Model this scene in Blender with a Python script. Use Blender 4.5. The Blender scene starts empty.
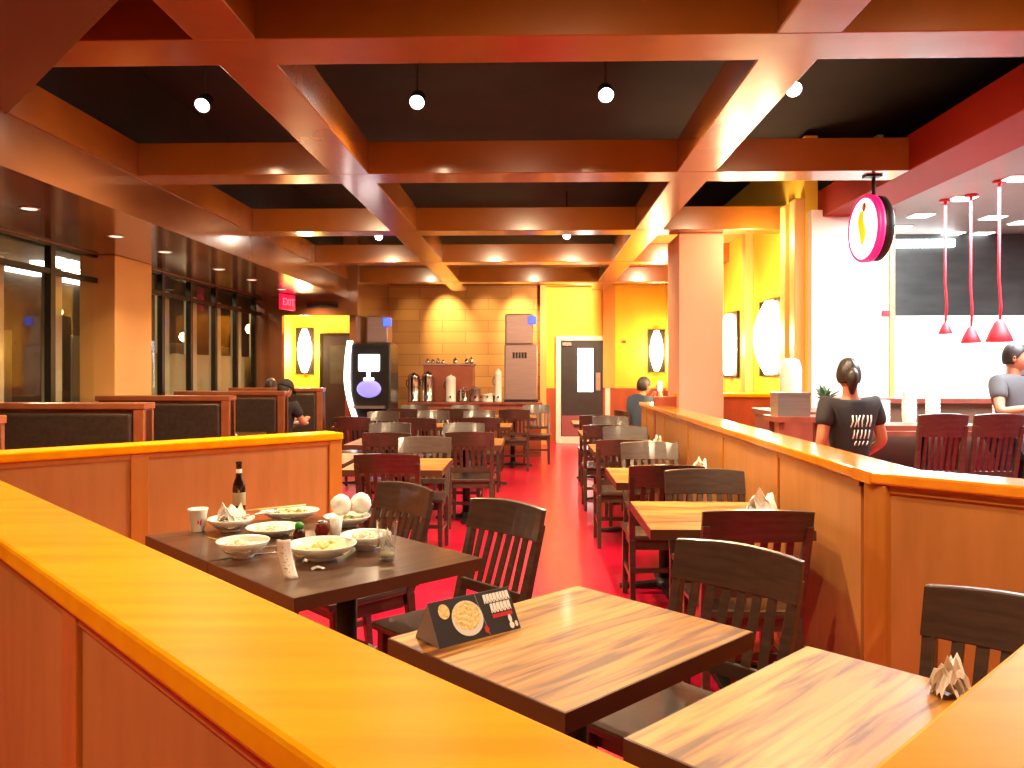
import bpy, bmesh, math, random
from mathutils import Vector, Matrix, Euler
random.seed(7)
scene = bpy.context.scene
COL = scene.collection
R = math.radians
PI = math.pi

# ------------------------------------------------------------------ camera, world, exposure
FPX, VPX, HZ, CAMH = 800.0, 534.0, 370.0, 1.45
YAW = math.atan((VPX-512)/FPX)
cam_d = bpy.data.cameras.new('camera')
cam_d.sensor_width = 36; cam_d.lens = 36*FPX/1024
cam_d.shift_y = -(384-HZ)/1024
cam_d.clip_start = 0.02; cam_d.clip_end = 200
cam = bpy.data.objects.new('camera', cam_d); COL.objects.link(cam)
cam.location = (0, 0, CAMH); cam.rotation_euler = (PI/2, 0, YAW)
scene.camera = cam
w = bpy.data.worlds.new('night'); scene.world = w; w.use_nodes = True
w.node_tree.nodes['Background'].inputs[0].default_value = (0.30, 0.17, 0.08, 1)
w.node_tree.nodes['Background'].inputs[1].default_value = 0.06
vs = scene.view_settings
vs.view_transform = 'Standard'; vs.look = 'None'; vs.gamma = 1; vs.use_curve_mapping = False
vs.exposure = 0.85

def lamp(name, kind, loc, power, color, target=None, size=0.1, angle=80, blend=0.6, sx=None, sy=None, parent=None):
    d = bpy.data.lights.new(name, kind); d.energy = power; d.color = color
    if kind == 'SPOT':
        d.spot_size = R(angle); d.spot_blend = blend; d.shadow_soft_size = size
    elif kind == 'POINT':
        d.shadow_soft_size = size
    elif kind == 'AREA':
        d.shape = 'RECTANGLE'; d.size = sx or size; d.size_y = sy or size
    o = bpy.data.objects.new(name, d); COL.objects.link(o); o.location = loc
    if target is not None:
        o.rotation_euler = (Vector(target)-Vector(loc)).to_track_quat('-Z', 'Y').to_euler()
    return o
WARM = (1.0, 0.62, 0.30); WARM2 = (1.0, 0.72, 0.42); COOL = (0.92, 0.97, 1.0)
# kitchen ceiling panels light (big, bright)
lamp('kitchen_light', 'AREA', (4.1, 6.2, 2.90), 230, COOL, (4.1, 6.2, 0), sx=1.4, sy=2.6)
lamp('kitchen_light', 'AREA', (5.0, 9.2, 2.03), 90, (0.85, 1.0, 1.0), (5.0, 9.4, 0.9), sx=2.4, sy=0.35)

def at(px, py, z):
    dx, dz = px-512, -(py-HZ)
    t = (z-CAMH)/dz
    f = (-math.sin(YAW), math.cos(YAW)); r = (math.cos(YAW), math.sin(YAW))
    return Vector((t*(f[0]*FPX+r[0]*dx), t*(f[1]*FPX+r[1]*dx), z))
def aty(px, py, Y):
    dx, dz = px-512, -(py-HZ)
    f = (-math.sin(YAW), math.cos(YAW)); r = (math.cos(YAW), math.sin(YAW))
    t = Y/(f[1]*FPX+r[1]*dx)
    return Vector((t*(f[0]*FPX+r[0]*dx), Y, CAMH+t*dz))
Q2 = math.sqrt(0.5)
def uv(u, v, z=0.0): return Vector(((u+v)*Q2, (u-v)*Q2, z))

# ------------------------------------------------------------------ materials
MATS = {}
def base_mat(name, color, rough=0.5, metal=0.0, coat=0.0, emis=None, estr=0.0, spec=0.5, trans=0.0, alpha=1.0):
    m = bpy.data.materials.new(name); m.use_nodes = True
    b = m.node_tree.nodes['Principled BSDF']
    b.inputs['Base Color'].default_value = (*color, 1); b.inputs['Roughness'].default_value = rough
    b.inputs['Metallic'].default_value = metal; b.inputs['Coat Weight'].default_value = coat
    b.inputs['Coat Roughness'].default_value = 0.12
    b.inputs['Specular IOR Level'].default_value = spec
    b.inputs['Transmission Weight'].default_value = trans
    if name == 'maple': b.inputs['Specular Tint'].default_value = (1.0, 0.75, 0.35, 1)
    if emis: b.inputs['Emission Color'].default_value = (*emis, 1); b.inputs['Emission Strength'].default_value = estr
    MATS[name] = m
    return m
def noise_mat(name, c1, c2, scale=(3, 3, 3), nscale=4.0, detail=6, rough=0.5, bump=0.0, lo=0.35, hi=0.65, **k):
    m = base_mat(name, c1, rough, **k); nt = m.node_tree; N, L = nt.nodes, nt.links
    b = N['Principled BSDF']
    tc = N.new('ShaderNodeTexCoord'); mp = N.new('ShaderNodeMapping'); mp.inputs['Scale'].default_value = scale
    nz = N.new('ShaderNodeTexNoise'); nz.inputs['Scale'].default_value = nscale; nz.inputs['Detail'].default_value = detail
    cr = N.new('ShaderNodeValToRGB')
    cr.color_ramp.elements[0].position = lo; cr.color_ramp.elements[0].color = (*c1, 1)
    cr.color_ramp.elements[1].position = hi; cr.color_ramp.elements[1].color = (*c2, 1)
    L.new(tc.outputs['Object'], mp.inputs[0]); L.new(mp.outputs[0], nz.inputs['Vector'])
    L.new(nz.outputs['Fac'], cr.inputs[0]); L.new(cr.outputs[0], b.inputs['Base Color'])
    if bump:
        bp = N.new('ShaderNodeBump'); bp.inputs['Strength'].default_value = bump; bp.inputs['Distance'].default_value = 0.01
        L.new(nz.outputs['Fac'], bp.inputs['Height']); L.new(bp.outputs[0], b.inputs['Normal'])
    return m
def plank_mat(name, cols, width=0.09, rough=0.3, coat=0.3, gscale=14):
    """butcher-block: staves along local X, each with its own tone, dark grain streaks"""
    m = base_mat(name, cols[0], rough, coat=coat); nt = m.node_tree; N, L = nt.nodes, nt.links
    b = N['Principled BSDF']; tc = N.new('ShaderNodeTexCoord')
    mp = N.new('ShaderNodeMapping'); mp.inputs['Scale'].default_value = (1.2, 1/width, 1)
    L.new(tc.outputs['Object'], mp.inputs[0])
    sep = N.new('ShaderNodeSeparateXYZ'); L.new(mp.outputs[0], sep.inputs[0])
    fl = N.new('ShaderNodeMath'); fl.operation = 'FLOOR'; L.new(sep.outputs['Y'], fl.inputs[0])
    wn = N.new('ShaderNodeTexWhiteNoise'); wn.noise_dimensions = '1D'; L.new(fl.outputs[0], wn.inputs['W'])
    mp2 = N.new('ShaderNodeMapping'); mp2.inputs['Scale'].default_value = (1.1, gscale, 1)
    L.new(tc.outputs['Object'], mp2.inputs[0])
    nz = N.new('ShaderNodeTexNoise'); nz.inputs['Scale'].default_value = 2.2; nz.inputs['Detail'].default_value = 7; nz.inputs['Distortion'].default_value = 0.6
    L.new(mp2.outputs[0], nz.inputs['Vector'])
    cr = N.new('ShaderNodeValToRGB'); e = cr.color_ramp.elements
    e[0].position = 0.36; e[0].color = (*cols[2], 1); e[1].position = 0.58; e[1].color = (*cols[0], 1)
    L.new(nz.outputs['Fac'], cr.inputs[0])
    mx = N.new('ShaderNodeMix'); mx.data_type = 'RGBA'; mx.blend_type = 'MULTIPLY'; mx.inputs['Factor'].default_value = 1
    cr2 = N.new('ShaderNodeValToRGB'); cr2.color_ramp.elements[0].color = (*cols[1], 1); cr2.color_ramp.elements[1].color = (1, 1, 1, 1)
    L.new(wn.outputs['Value'], cr2.inputs[0])
    L.new(cr.outputs[0], mx.inputs['A']); L.new(cr2.outputs[0], mx.inputs['B']); L.new(mx.outputs['Result'], b.inputs['Base Color'])
    return m

M = MATS
noise_mat('maple', (0.80, 0.30, 0.003), (0.86, 0.37, 0.005), (0.6, 5, 5), 3, rough=0.36, coat=0.0, spec=0.15)
MATS['maple'].node_tree.nodes['Principled BSDF'].inputs['IOR'].default_value = 1.18
noise_mat('maple_gloss', (0.74, 0.25, 0.008), (0.82, 0.31, 0.012), (0.6, 5, 5), 3, rough=0.16, coat=0.6)
noise_mat('panel', (0.42, 0.18, 0.045), (0.48, 0.21, 0.06), (3, 3, 0.5), 5, rough=0.42)
noise_mat('stile', (0.44, 0.16, 0.022), (0.50, 0.19, 0.03), (5, 5, 0.6), 4, rough=0.32, coat=0.2)
noise_mat('beam', (0.26, 0.076, 0.007), (0.31, 0.095, 0.010), (1, 1, 1), 2, rough=0.25, coat=0.35)
noise_mat('soffit', (0.17, 0.065, 0.025), (0.21, 0.08, 0.032), (0.6, 0.6, 1), 2, rough=0.22, coat=0.5)
noise_mat('soffit_dark', (0.12, 0.033, 0.014), (0.14, 0.038, 0.016), (0.6, 0.6, 1), 2, rough=0.4)
noise_mat('red_band', (0.26, 0.018, 0.008), (0.30, 0.024, 0.010), (0.6, 0.6, 1), 2, rough=0.6, spec=0.1)
noise_mat('black_ceiling', (0.010, 0.007, 0.006), (0.020, 0.015, 0.012), (1, 1, 1), 1.5, rough=0.9)
noise_mat('floor', (0.56, 0.003, 0.034), (0.62, 0.006, 0.045), (1, 1, 1), 1.4, rough=0.30, coat=0.15)
noise_mat('chair_wood', (0.045, 0.024, 0.017), (0.070, 0.038, 0.026), (3, 3, 20), 3, rough=0.32, coat=0.6)
base_mat('edge_wood', (0.085, 0.028, 0.012), 0.35, coat=0.3)
plank_mat('table_oak', ((0.56, 0.275, 0.045), (0.80, 0.66, 0.50), (0.15, 0.05, 0.012)), 0.105, 0.40, 0.05)
plank_mat('table_oak_shaded', ((0.13, 0.058, 0.023), (0.70, 0.62, 0.55), (0.05, 0.020, 0.008)), 0.105, 0.30, 0.4)  # same oak as the other tables, shade put into the base colour
plank_mat('booth_top', ((0.20, 0.07, 0.03), (0.8, 0.7, 0.6), (0.10, 0.03, 0.012)), 0.1, 0.3, 0.3)
noise_mat('iron', (0.012, 0.010, 0.010), (0.022, 0.018, 0.018), (9, 9, 9), 6, rough=0.5, metal=0.3)
noise_mat('vinyl', (0.035, 0.022, 0.016), (0.050, 0.032, 0.024), (4, 4, 4), 8, rough=0.38, bump=0.2)
noise_mat('booth_wood', (0.27, 0.075, 0.028), (0.32, 0.095, 0.036), (3, 3, 3), 3, rough=0.34, coat=0.3)
noise_mat('yellow_paint', (0.90, 0.56, 0.045), (0.93, 0.60, 0.06), (1, 1, 1), 2, rough=0.6)
noise_mat('orange_paint', (0.82, 0.40, 0.09), (0.86, 0.44, 0.11), (1, 1, 1), 2, rough=0.5)
noise_mat('wainscot', (0.34, 0.065, 0.018), (0.42, 0.085, 0.025), (3, 3, .5), 3, rough=0.4)
noise_mat('peach_paint', (0.66, 0.33, 0.21), (0.69, 0.35, 0.23), (1, 1, 1), 2, rough=0.55)
noise_mat('column_paint', (0.78, 0.42, 0.13), (0.82, 0.46, 0.15), (1, 1, 1), 2, rough=0.4)
noise_mat('white_tile', (0.86, 0.86, 0.80), (0.90, 0.90, 0.86), (1, 1, 1), 2, rough=0.3)
noise_mat('kitchen_ceiling', (0.20, 0.165, 0.14), (0.23, 0.185, 0.16), (1, 1, 1), 2, rough=0.5)
noise_mat('steel', (0.50, 0.50, 0.50), (0.60, 0.60, 0.60), (1, 1, 40), 3, rough=0.28, metal=0.9)
noise_mat('warm_steel', (0.30, 0.20, 0.20), (0.35, 0.24, 0.23), (1, 1, 30), 3, rough=0.38, metal=0.6)
noise_mat('hood_steel', (0.045, 0.050, 0.050), (0.075, 0.082, 0.08), (1, 1, 3), 2, rough=0.35, metal=0.2)
noise_mat('counter_wood', (0.20, 0.045, 0.028), (0.27, 0.065, 0.04), (3, 3, 1), 3, rough=0.35)
noise_mat('box_wood', (0.26, 0.055, 0.022), (0.30, 0.07, 0.028), (2, 2, 2), 3, rough=0.4)
base_mat('brown_laminate', (0.16, 0.095, 0.06), 0.4)
base_mat('black_plastic', (0.012, 0.012, 0.014), 0.25)
base_mat('white_paint', (0.85, 0.84, 0.80), 0.4)
noise_mat('door_black', (0.020, 0.016, 0.022), (0.030, 0.024, 0.032), (2, 2, 2), 2, rough=0.4)
base_mat('kick', (0.35, 0.13, 0.15), 0.35, metal=0.6)
base_mat('ceramic', (0.78, 0.77, 0.73), 0.18, coat=0.3)
base_mat('paper', (0.86, 0.85, 0.82), 0.8)
base_mat('cream', (0.75, 0.68, 0.55), 0.8)
base_mat('bottle_glass', (0.020, 0.006, 0.003), 0.08, coat=0.5)
base_mat('label_gold', (0.42, 0.38, 0.22), 0.5)
base_mat('silver', (0.75, 0.75, 0.75), 0.18, metal=1.0)
base_mat('clear_glass', (0.98, 0.99, 0.98), 0.02, trans=1.0)
base_mat('pane_glass', (0.90, 0.92, 0.90), 0.0, trans=1.0)
base_mat('card_black', (0.030, 0.026, 0.026), 0.4)
base_mat('card_grey', (0.22, 0.20, 0.21), 0.5)
base_mat('print_red', (0.60, 0.02, 0.03), 0.4)
noise_mat('food_yellow', (0.80, 0.50, 0.10), (0.90, 0.78, 0.42), (20, 20, 20), 6, rough=0.6, bump=0.6)
noise_mat('food_pale', (0.62, 0.48, 0.26), (0.85, 0.80, 0.68), (20, 20, 20), 4, rough=0.6, bump=0.6)
noise_mat('food_green', (0.10, 0.22, 0.03), (0.70, 0.60, 0.32), (20, 20, 20), 4, rough=0.6, bump=0.6)
base_mat('green_cap', (0.03, 0.28, 0.02), 0.4)
base_mat('sauce', (0.05, 0.008, 0.004), 0.15)
base_mat('sauce_red', (0.16, 0.01, 0.006), 0.12)
base_mat('melt_water', (0.62, 0.60, 0.40), 0.15)
base_mat('bamboo', (0.70, 0.50, 0.22), 0.5)
base_mat('red_enamel', (0.60, 0.008, 0.02), 0.5)
base_mat('skin', (0.55, 0.24, 0.14), 0.5)
base_mat('skin_red', (0.50, 0.17, 0.09), 0.5)
base_mat('hair', (0.020, 0.012, 0.010), 0.45)
base_mat('black_cloth', (0.022, 0.020, 0.026), 0.85)
base_mat('grey_cloth', (0.10, 0.10, 0.11), 0.85)
base_mat('blue_cloth', (0.045, 0.070, 0.11), 0.85)
base_mat('white_cloth', (0.65, 0.70, 0.70), 0.8)
base_mat('leaf', (0.03, 0.09, 0.03), 0.5)
base_mat('poster_orange', (0.85, 0.30, 0.02), 0.5)
base_mat('asphalt', (0.03, 0.03, 0.03), 0.8)
noise_mat('stucco', (0.48, 0.42, 0.26), (0.56, 0.50, 0.34), (1, 1, 1), 2, rough=0.8)
noise_mat('stucco_dark', (0.10, 0.07, 0.035), (0.16, 0.11, 0.06), (1, 1, 1), 1, rough=0.8)
base_mat('dark_frame', (0.022, 0.018, 0.012), 0.35, metal=0.4)
base_mat('e_lamp', (1, 1, 1), emis=(1.0, 0.90, 0.78), estr=60)
base_mat('e_dim', (1, 1, 1), emis=(1.0, 0.75, 0.55), estr=1.2)
base_mat('e_sconce', (1, 1, 1), emis=(1.0, 0.86, 0.55), estr=12)
base_mat('e_white', (1, 1, 1), emis=(1.0, 1.0, 1.0), estr=2.2)
base_mat('e_kitchen', (1, 1, 1), emis=(0.95, 1.0, 1.0), estr=5)
base_mat('e_sign', (1, 1, 1), emis=(1.0, 0.93, 1.0), estr=1.6)
base_mat('e_pink', (0.9, 0.02, 0.15), emis=(1.0, 0.004, 0.10), estr=0.9)
base_mat('e_exit', (0.5, 0.0, 0.02), emis=(1.0, 0.01, 0.06), estr=0.6)
base_mat('e_exit_text', (0.5, 0.0, 0.02), emis=(1.0, 0.18, 0.25), estr=0.9)
base_mat('e_blue', (0.05, 0.05, 0.5), emis=(0.04, 0.10, 1.0), estr=1.4)
base_mat('e_orb', (0.2, 0.2, 0.8), emis=(0.30, 0.26, 0.95), estr=0.5)
base_mat('e_street', (1, 0.8, 0.5), emis=(1.0, 0.62, 0.25), estr=8)
base_mat('yellow_ink', (0.95, 0.72, 0.0), emis=(1.0, 0.75, 0.0), estr=0.35)
for nm_ in ('clear_glass', 'pane_glass'):
    nt = MATS[nm_].node_tree; N, L = nt.nodes, nt.links
    for nd in list(N):
        if nd.type == 'BSDF_PRINCIPLED': N.remove(nd)
    tr = N.new('ShaderNodeBsdfTransparent'); tr.inputs[0].default_value = (0.98, 0.99, 0.98, 1)
    gl = N.new('ShaderNodeBsdfGlossy'); gl.inputs['Roughness'].default_value = 0.02
    lw = N.new('ShaderNodeLayerWeight'); lw.inputs[0].default_value = 0.5
    pw_ = N.new('ShaderNodeMath'); pw_.operation = 'POWER'; pw_.inputs[1].default_value = 3.0; L.new(lw.outputs['Facing'], pw_.inputs[0])
    fr = N.new('ShaderNodeMath'); fr.operation = 'MULTIPLY_ADD'; fr.inputs[1].default_value = 0.5 if nm_ == 'clear_glass' else 0.25; fr.inputs[2].default_value = 0.10 if nm_ == 'clear_glass' else 0.03; L.new(pw_.outputs[0], fr.inputs[0])
    mx = N.new('ShaderNodeMixShader'); L.new(fr.outputs[0], mx.inputs[0]); L.new(tr.outputs[0], mx.inputs[1]); L.new(gl.outputs[0], mx.inputs[2])
    L.new(mx.outputs[0], [q for q in N if q.type == 'OUTPUT_MATERIAL'][0].inputs['Surface'])
# brick/tile feature wall
def brick_mat():
    m = base_mat('stone_tile', (0.5, 0.3, 0.15), 0.55); nt = m.node_tree; N, L = nt.nodes, nt.links; b = N['Principled BSDF']
    tc = N.new('ShaderNodeTexCoord'); mp = N.new('ShaderNodeMapping'); mp.inputs['Rotation'].default_value = (R(90), 0, 0)
    br = N.new('ShaderNodeTexBrick'); br.inputs['Scale'].default_value = 1.0
    br.inputs['Brick Width'].default_value = 0.9; br.inputs['Row Height'].default_value = 0.22; br.inputs['Mortar Size'].default_value = 0.006
    br.inputs['Color1'].default_value = (0.60, 0.33, 0.10, 1); br.inputs['Color2'].default_value = (0.48, 0.24, 0.07, 1)
    br.inputs['Mortar'].default_value = (0.30, 0.14, 0.06, 1)
    L.new(tc.outputs['Object'], mp.inputs[0]); L.new(mp.outputs[0], br.inputs['Vector']); L.new(br.outputs['Color'], b.inputs['Base Color'])
brick_mat()
# frosted lower band of the shop windows sits on the panes' outside: pale film
base_mat('frost_film', (0.40, 0.36, 0.22), 0.6)

# ------------------------------------------------------------------ mesh helpers
class MB:
    def __init__(s): s.v = []; s.f = []; s.mi = []; s.sm = []
    def add(s, vs_, fs, mat=0, smooth=False, X=None):
        o = len(s.v)
        s.v += [tuple((X @ Vector(p)) if X else p) for p in vs_]
        s.f += [tuple(i+o for i in f) for f in fs]; s.mi += [mat]*len(fs); s.sm += [smooth]*len(fs)
        return s
    def box(s, a, b, mat=0, X=None):
        x0, y0, z0 = a; x1, y1, z1 = b
        vs_ = [(x0,y0,z0),(x1,y0,z0),(x1,y1,z0),(x0,y1,z0),(x0,y0,z1),(x1,y0,z1),(x1,y1,z1),(x0,y1,z1)]
        return s.add(vs_, [(0,3,2,1),(4,5,6,7),(0,1,5,4),(1,2,6,5),(2,3,7,6),(3,0,4,7)], mat, False, X)
    def cbox(s, c, d, mat=0, X=None):
        return s.box([c[i]-d[i]/2 for i in range(3)], [c[i]+d[i]/2 for i in range(3)], mat, X)
    def prism(s, poly, z0, z1, mat=0, X=None):
        n = len(poly); vs_ = [(x, y, z0) for x, y in poly]+[(x, y, z1) for x, y in poly]
        fs = [tuple(reversed(range(n))), tuple(range(n, 2*n))]+[(i, (i+1) % n, n+(i+1) % n, n+i) for i in range(n)]
        return s.add(vs_, fs, mat, False, X)
    def lathe(s, prof, seg=24, mat=0, X=None, smooth=True):
        vs_ = []; fs = []
        for r, z in prof:
            for k in range(seg):
                a = 2*PI*k/seg; vs_.append((r*math.cos(a), r*math.sin(a), z))
        for i in range(len(prof)-1):
            for k in range(seg):
                k2 = (k+1) % seg; fs.append((i*seg+k, i*seg+k2, (i+1)*seg+k2, (i+1)*seg+k))
        fs.append(tuple(reversed(range(seg)))); n = (len(prof)-1)*seg; fs.append(tuple(range(n, n+seg)))
        return s.add(vs_, fs, mat, smooth, X)
    def tube(s, pts, r, seg=8, mat=0, X=None):
        pts = [Vector(p) for p in pts]; rr = r if isinstance(r, (list, tuple)) else [r]*len(pts)
        vs_ = []; fs = []; up = None
        for i, p in enumerate(pts):
            d = (pts[min(i+1, len(pts)-1)]-pts[max(i-1, 0)]).normalized()
            if up is None: up = Vector((0, 0, 1)) if abs(d.z) < .9 else Vector((1, 0, 0))
            a = d.cross(up).normalized(); b_ = a.cross(d).normalized(); up = b_
            for k in range(seg):
                t = 2*PI*k/seg; vs_.append(tuple(p+rr[i]*(a*math.cos(t)+b_*math.sin(t))))
        for i in range(len(pts)-1):
            for k in range(seg):
                k2 = (k+1) % seg; fs.append((i*seg+k, i*seg+k2, (i+1)*seg+k2, (i+1)*seg+k))
        fs.append(tuple(reversed(range(seg)))); n = (len(pts)-1)*seg; fs.append(tuple(range(n, n+seg)))
        return s.add(vs_, fs, mat, True, X)
    def bar(s, a, b, wx, wy, wx2=None, wy2=None, mat=0):
        """rectangular bar from a to b with horizontal section wx x wy (tapering)"""
        wx2 = wx if wx2 is None else wx2; wy2 = wy if wy2 is None else wy2
        vs_ = []
        for p, x, y in ((a, wx/2, wy/2), (b, wx2/2, wy2/2)):
            vs_ += [(p[0]-x, p[1]-y, p[2]), (p[0]+x, p[1]-y, p[2]), (p[0]+x, p[1]+y, p[2]), (p[0]-x, p[1]+y, p[2])]
        return s.add(vs_, [(0,3,2,1),(4,5,6,7),(0,1,5,4),(1,2,6,5),(2,3,7,6),(3,0,4,7)], mat)
    def grid(s, fn, nu, nv, mat=0, smooth=True, X=None):
        vs_ = [fn(i/nu, j/nv) for j in range(nv+1) for i in range(nu+1)]
        fs = [(j*(nu+1)+i, j*(nu+1)+i+1, (j+1)*(nu+1)+i+1, (j+1)*(nu+1)+i) for j in range(nv) for i in range(nu)]
        return s.add(vs_, fs, mat, smooth, X)
    def build(s, name, mats, parent=None, loc=(0, 0, 0), rot=(0, 0, 0), bevel=0, seg=2, **tags):
        me = bpy.data.meshes.new(name); me.from_pydata(s.v, [], s.f)
        for m in (mats if isinstance(mats, (list, tuple)) else [mats]): me.materials.append(M[m] if isinstance(m, str) else m)
        me.polygons.foreach_set('material_index', s.mi); me.polygons.foreach_set('use_smooth', s.sm)
        bm = bmesh.new(); bm.from_mesh(me); bmesh.ops.recalc_face_normals(bm, faces=bm.faces); bm.to_mesh(me); bm.free(); me.update()
        o = bpy.data.objects.new(name, me); COL.objects.link(o); o.location = loc; o.rotation_euler = rot
        if parent: o.parent = parent
        if bevel:
            b = o.modifiers.new('bevel', 'BEVEL'); b.width = bevel; b.segments = seg; b.limit_method = 'ANGLE'; b.angle_limit = R(40)
        tag(o, **tags)
        return o
def tag(o, label=None, cat=None, group=None, kind=None):
    if label: o['label'] = label
    if cat: o['category'] = cat
    if group: o['group'] = group
    if kind: o['kind'] = kind
    return o
def empty(name, loc=(0, 0, 0), rz=0, **t):
    o = bpy.data.objects.new(name, None); COL.objects.link(o); o.location = loc; o.rotation_euler = (0, 0, rz); o.empty_display_size = .1
    return tag(o, **t)
KIDS = {}
def copy_tree(o, parent=None):
    c = o.copy(); COL.objects.link(c)
    if parent: c.parent = parent
    for ch in [x for x in o.children]: copy_tree(ch, c)
    return c
def stamp(proto, used, loc, rz, label, group=None, scale=None):
    o = copy_tree(proto) if used else proto
    o.location = loc; o.rotation_euler = (0, 0, rz)
    if scale: o.scale = scale
    o['label'] = label
    if group: o['group'] = group
    return o
def struct(name, mb, mats, bevel=0, parent=None, **k):
    if parent: return mb.build(name, mats, parent, bevel=bevel, **k)
    return mb.build(name, mats, bevel=bevel, kind='structure', **k)

UVX = Matrix(((Q2, Q2, 0, 0), (Q2, -Q2, 0, 0), (0, 0, 1, 0), (0, 0, 0, 1)))   # (u,v,z) -> world
RZ45 = R(45)

# ------------------------------------------------------------------ the setting
struct('floor', MB().box((-4.6, -3.2, -0.1), (8.2, 16.6, 0)), 'floor')
struct('ceiling', MB().box((-4.6, -3.2, 3.75), (8.2, 16.6, 3.85)), 'black_ceiling')
struct('wall_rear', MB().box((-4.6, -3.3, 0), (8.2, -3.2, 3.75)), 'orange_paint')
# coffer beams
rows = [(3.47, 3.77), (5.88, 6.18), (8.30, 8.60), (10.72, 11.02), (13.15, 13.45)]
n = 0
for y0, y1 in rows:
    n += 1; struct('trim_%d' % n, MB().box((-2.95, y0, 2.898), (2.74, y1, 3.14)), 'beam', bevel=.006)
n += 1; struct('trim_%d' % n, MB().box((-2.95, 1.05, 2.898), (2.74, 1.35, 3.14)), 'beam', bevel=.006)
for x0 in (-1.50, 1.045):
    n += 1; struct('trim_%d' % n, MB().box((x0, -1, 2.90), (x0+.28, 14.6, 3.14)), 'beam', bevel=.006)
# outer beams that close the coffers and the dropped soffits
n += 1; struct('trim_%d' % n, MB().box((-3.02, -3.2, 2.895), (-2.95, 15.6, 3.14)), 'beam')
struct('wall_soffit_left', MB().box((-4.55, -3.2, 2.59), (-2.97, 12.6, 2.895)), 'soffit')
struct('trim_20', MB().box((-4.55, -3.2, 2.90), (-3.02, 12.6, 3.74)), 'black_ceiling')
struct('trim_21', MB().prism([(-2.94, -3.1), (4.4, -3.1), (1.45+1.4, -1.4), (-2.5, 3.95), (-2.94, 4.39)], 2.885, 3.2), 'soffit_dark')
n += 1; struct('trim_22', MB().box((2.72, -3.2, 2.896), (3.16, 7.8, 3.16)), 'red_band', bevel=.006)
# far wall: stone tile feature wall, yellow walls, wainscot, dark band under the ceiling
struct('wall_feature', MB().box((-2.85, 15.70, 0), (0.20, 15.80, 3.7)), 'stone_tile')
struct('wall_back', MB().box((0.20, 15.90, 0), (2.7, 16.0, 3.7)), 'yellow_paint')
struct('trim_24', MB().box((0.12, 15.60, 0), (0.24, 15.90, 3.3)), 'column_paint')
struct('trim_25', MB().box((1.36, 15.80, 1.10), (1.60, 15.90, 3.3)), 'orange_paint')
struct('trim_26', MB().box((-3.0, 15.5, 3.10), (2.7, 15.69, 3.7)), 'beam')
struct('baseboard_back', MB().box((0.24, 15.86, 0), (0.42, 15.90, 1.09)).box((1.52, 15.86, 0), (2.6, 15.90, 1.09)).box((1.36, 15.82, 0), (1.52, 15.9, 1.09)), 'wainscot')
# right wall of the dining room behind the pony wall, with pilasters and wainscot
struct('wall_right', MB().box((2.60, 7.75, 0), (2.72, 15.9, 3.7)), 'yellow_paint')
struct('baseboard_right', MB().box((2.57, 7.75, 0), (2.60, 15.86, 1.05)), 'wainscot')
k = 30
for yy in (9.55, 8.05, 7.75, 12.0):
    struct('trim_%d' % k, MB().box((2.50, yy, 1.05), (2.60, yy+.16, 3.1)), 'column_paint', bevel=.01); k += 1
struct('trim_46', MB().box((1.33, 8.61, 3.141), (2.6, 15.6, 3.2)), 'orange_paint')
struct('trim_40', MB().box((1.30, 8.65, 0), (2.56, 8.77, 1.16)), 'wainscot')
struct('trim_41', MB().box((1.52, 8.60, 1.16), (2.60, 8.82, 1.20)), 'maple', bevel=.008)
# square column by the pony wall and window-wall column
struct('trim_42', MB().box((1.53, 8.50, 0), (2.00, 9.20, 2.896)), 'peach_paint', bevel=.01)
struct('trim_43', MB().box((-4.5, 7.80, 0), (-4.14, 8.56, 2.59)), 'column_paint', bevel=.01)
# header, alcove
struct('wall_header', MB().box((-4.5, 12.6, 2.32), (-2.79, 12.72, 3.7)), 'soffit')
struct('trim_44', MB().box((-4.5, 12.6, 0), (-4.00, 12.72, 2.32)), 'soffit')
struct('wall_partition', MB().box((-2.95, 12.72, 0), (-2.85, 15.7, 3.7)), 'soffit')
struct('wall_alcove', MB().box((-4.5, 14.5, 1.08), (-2.95, 14.6, 3.3)).box((-4.5, 12.72, 0), (-4.40, 14.6, 3.3)), 'yellow_paint')
struct('baseboard_alcove', MB().box((-4.5, 14.46, 0), (-2.95, 14.5, 1.08)), 'wainscot')
struct('trim_45', MB().box((-4.5, 12.72, 2.9), (-2.95, 14.6, 3.0)), 'orange_paint')
# window wall
def wall_win():
    mb = MB()
    mb.box((-4.45, -3.2, 0), (-4.30, 13.0, 0.95)); mb.box((-4.45, -3.2, 2.585), (-4.3, 13.0, 3.0))
    mb.box((-4.45, 12.95, .95), (-4.3, 13.0, 2.585)); mb.box((-4.45, -3.2, .95), (-4.3, 3.0, 2.585))
    return mb
struct('wall_left', wall_win(), 'booth_wood')
def window(num, ys, y0, y1):
    fr = MB()
    fr.box((-4.40, y0, .95), (-4.30, y1, 1.02)); fr.box((-4.37, y0, 2.56), (-4.315, y1, 2.59))
    root = struct('window_%d' % num, fr, 'dark_frame')
    struct('transom_bar', MB().box((-4.37, y0, 2.31), (-4.315, y1, 2.36)), 'dark_frame', parent=root)
    for yy in ys:
        struct('mullion', MB().box((-4.37, yy-.035, .95), (-4.31, yy+.035, 2.59)), 'dark_frame', parent=root)
    for a, b in zip(ys[:-1], ys[1:]):
        struct('pane', MB().box((-4.36, a+.03, 1.02), (-4.354, b-.03, 2.30)), 'pane_glass', parent=root)
        struct('pane', MB().box((-4.36, a+.03, 2.36), (-4.354, b-.03, 2.53)), 'pane_glass', parent=root)
window(1, [3.03, 3.85, 4.66, 5.46, 6.26, 7.06, 7.86], 3.0, 7.9)
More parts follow.
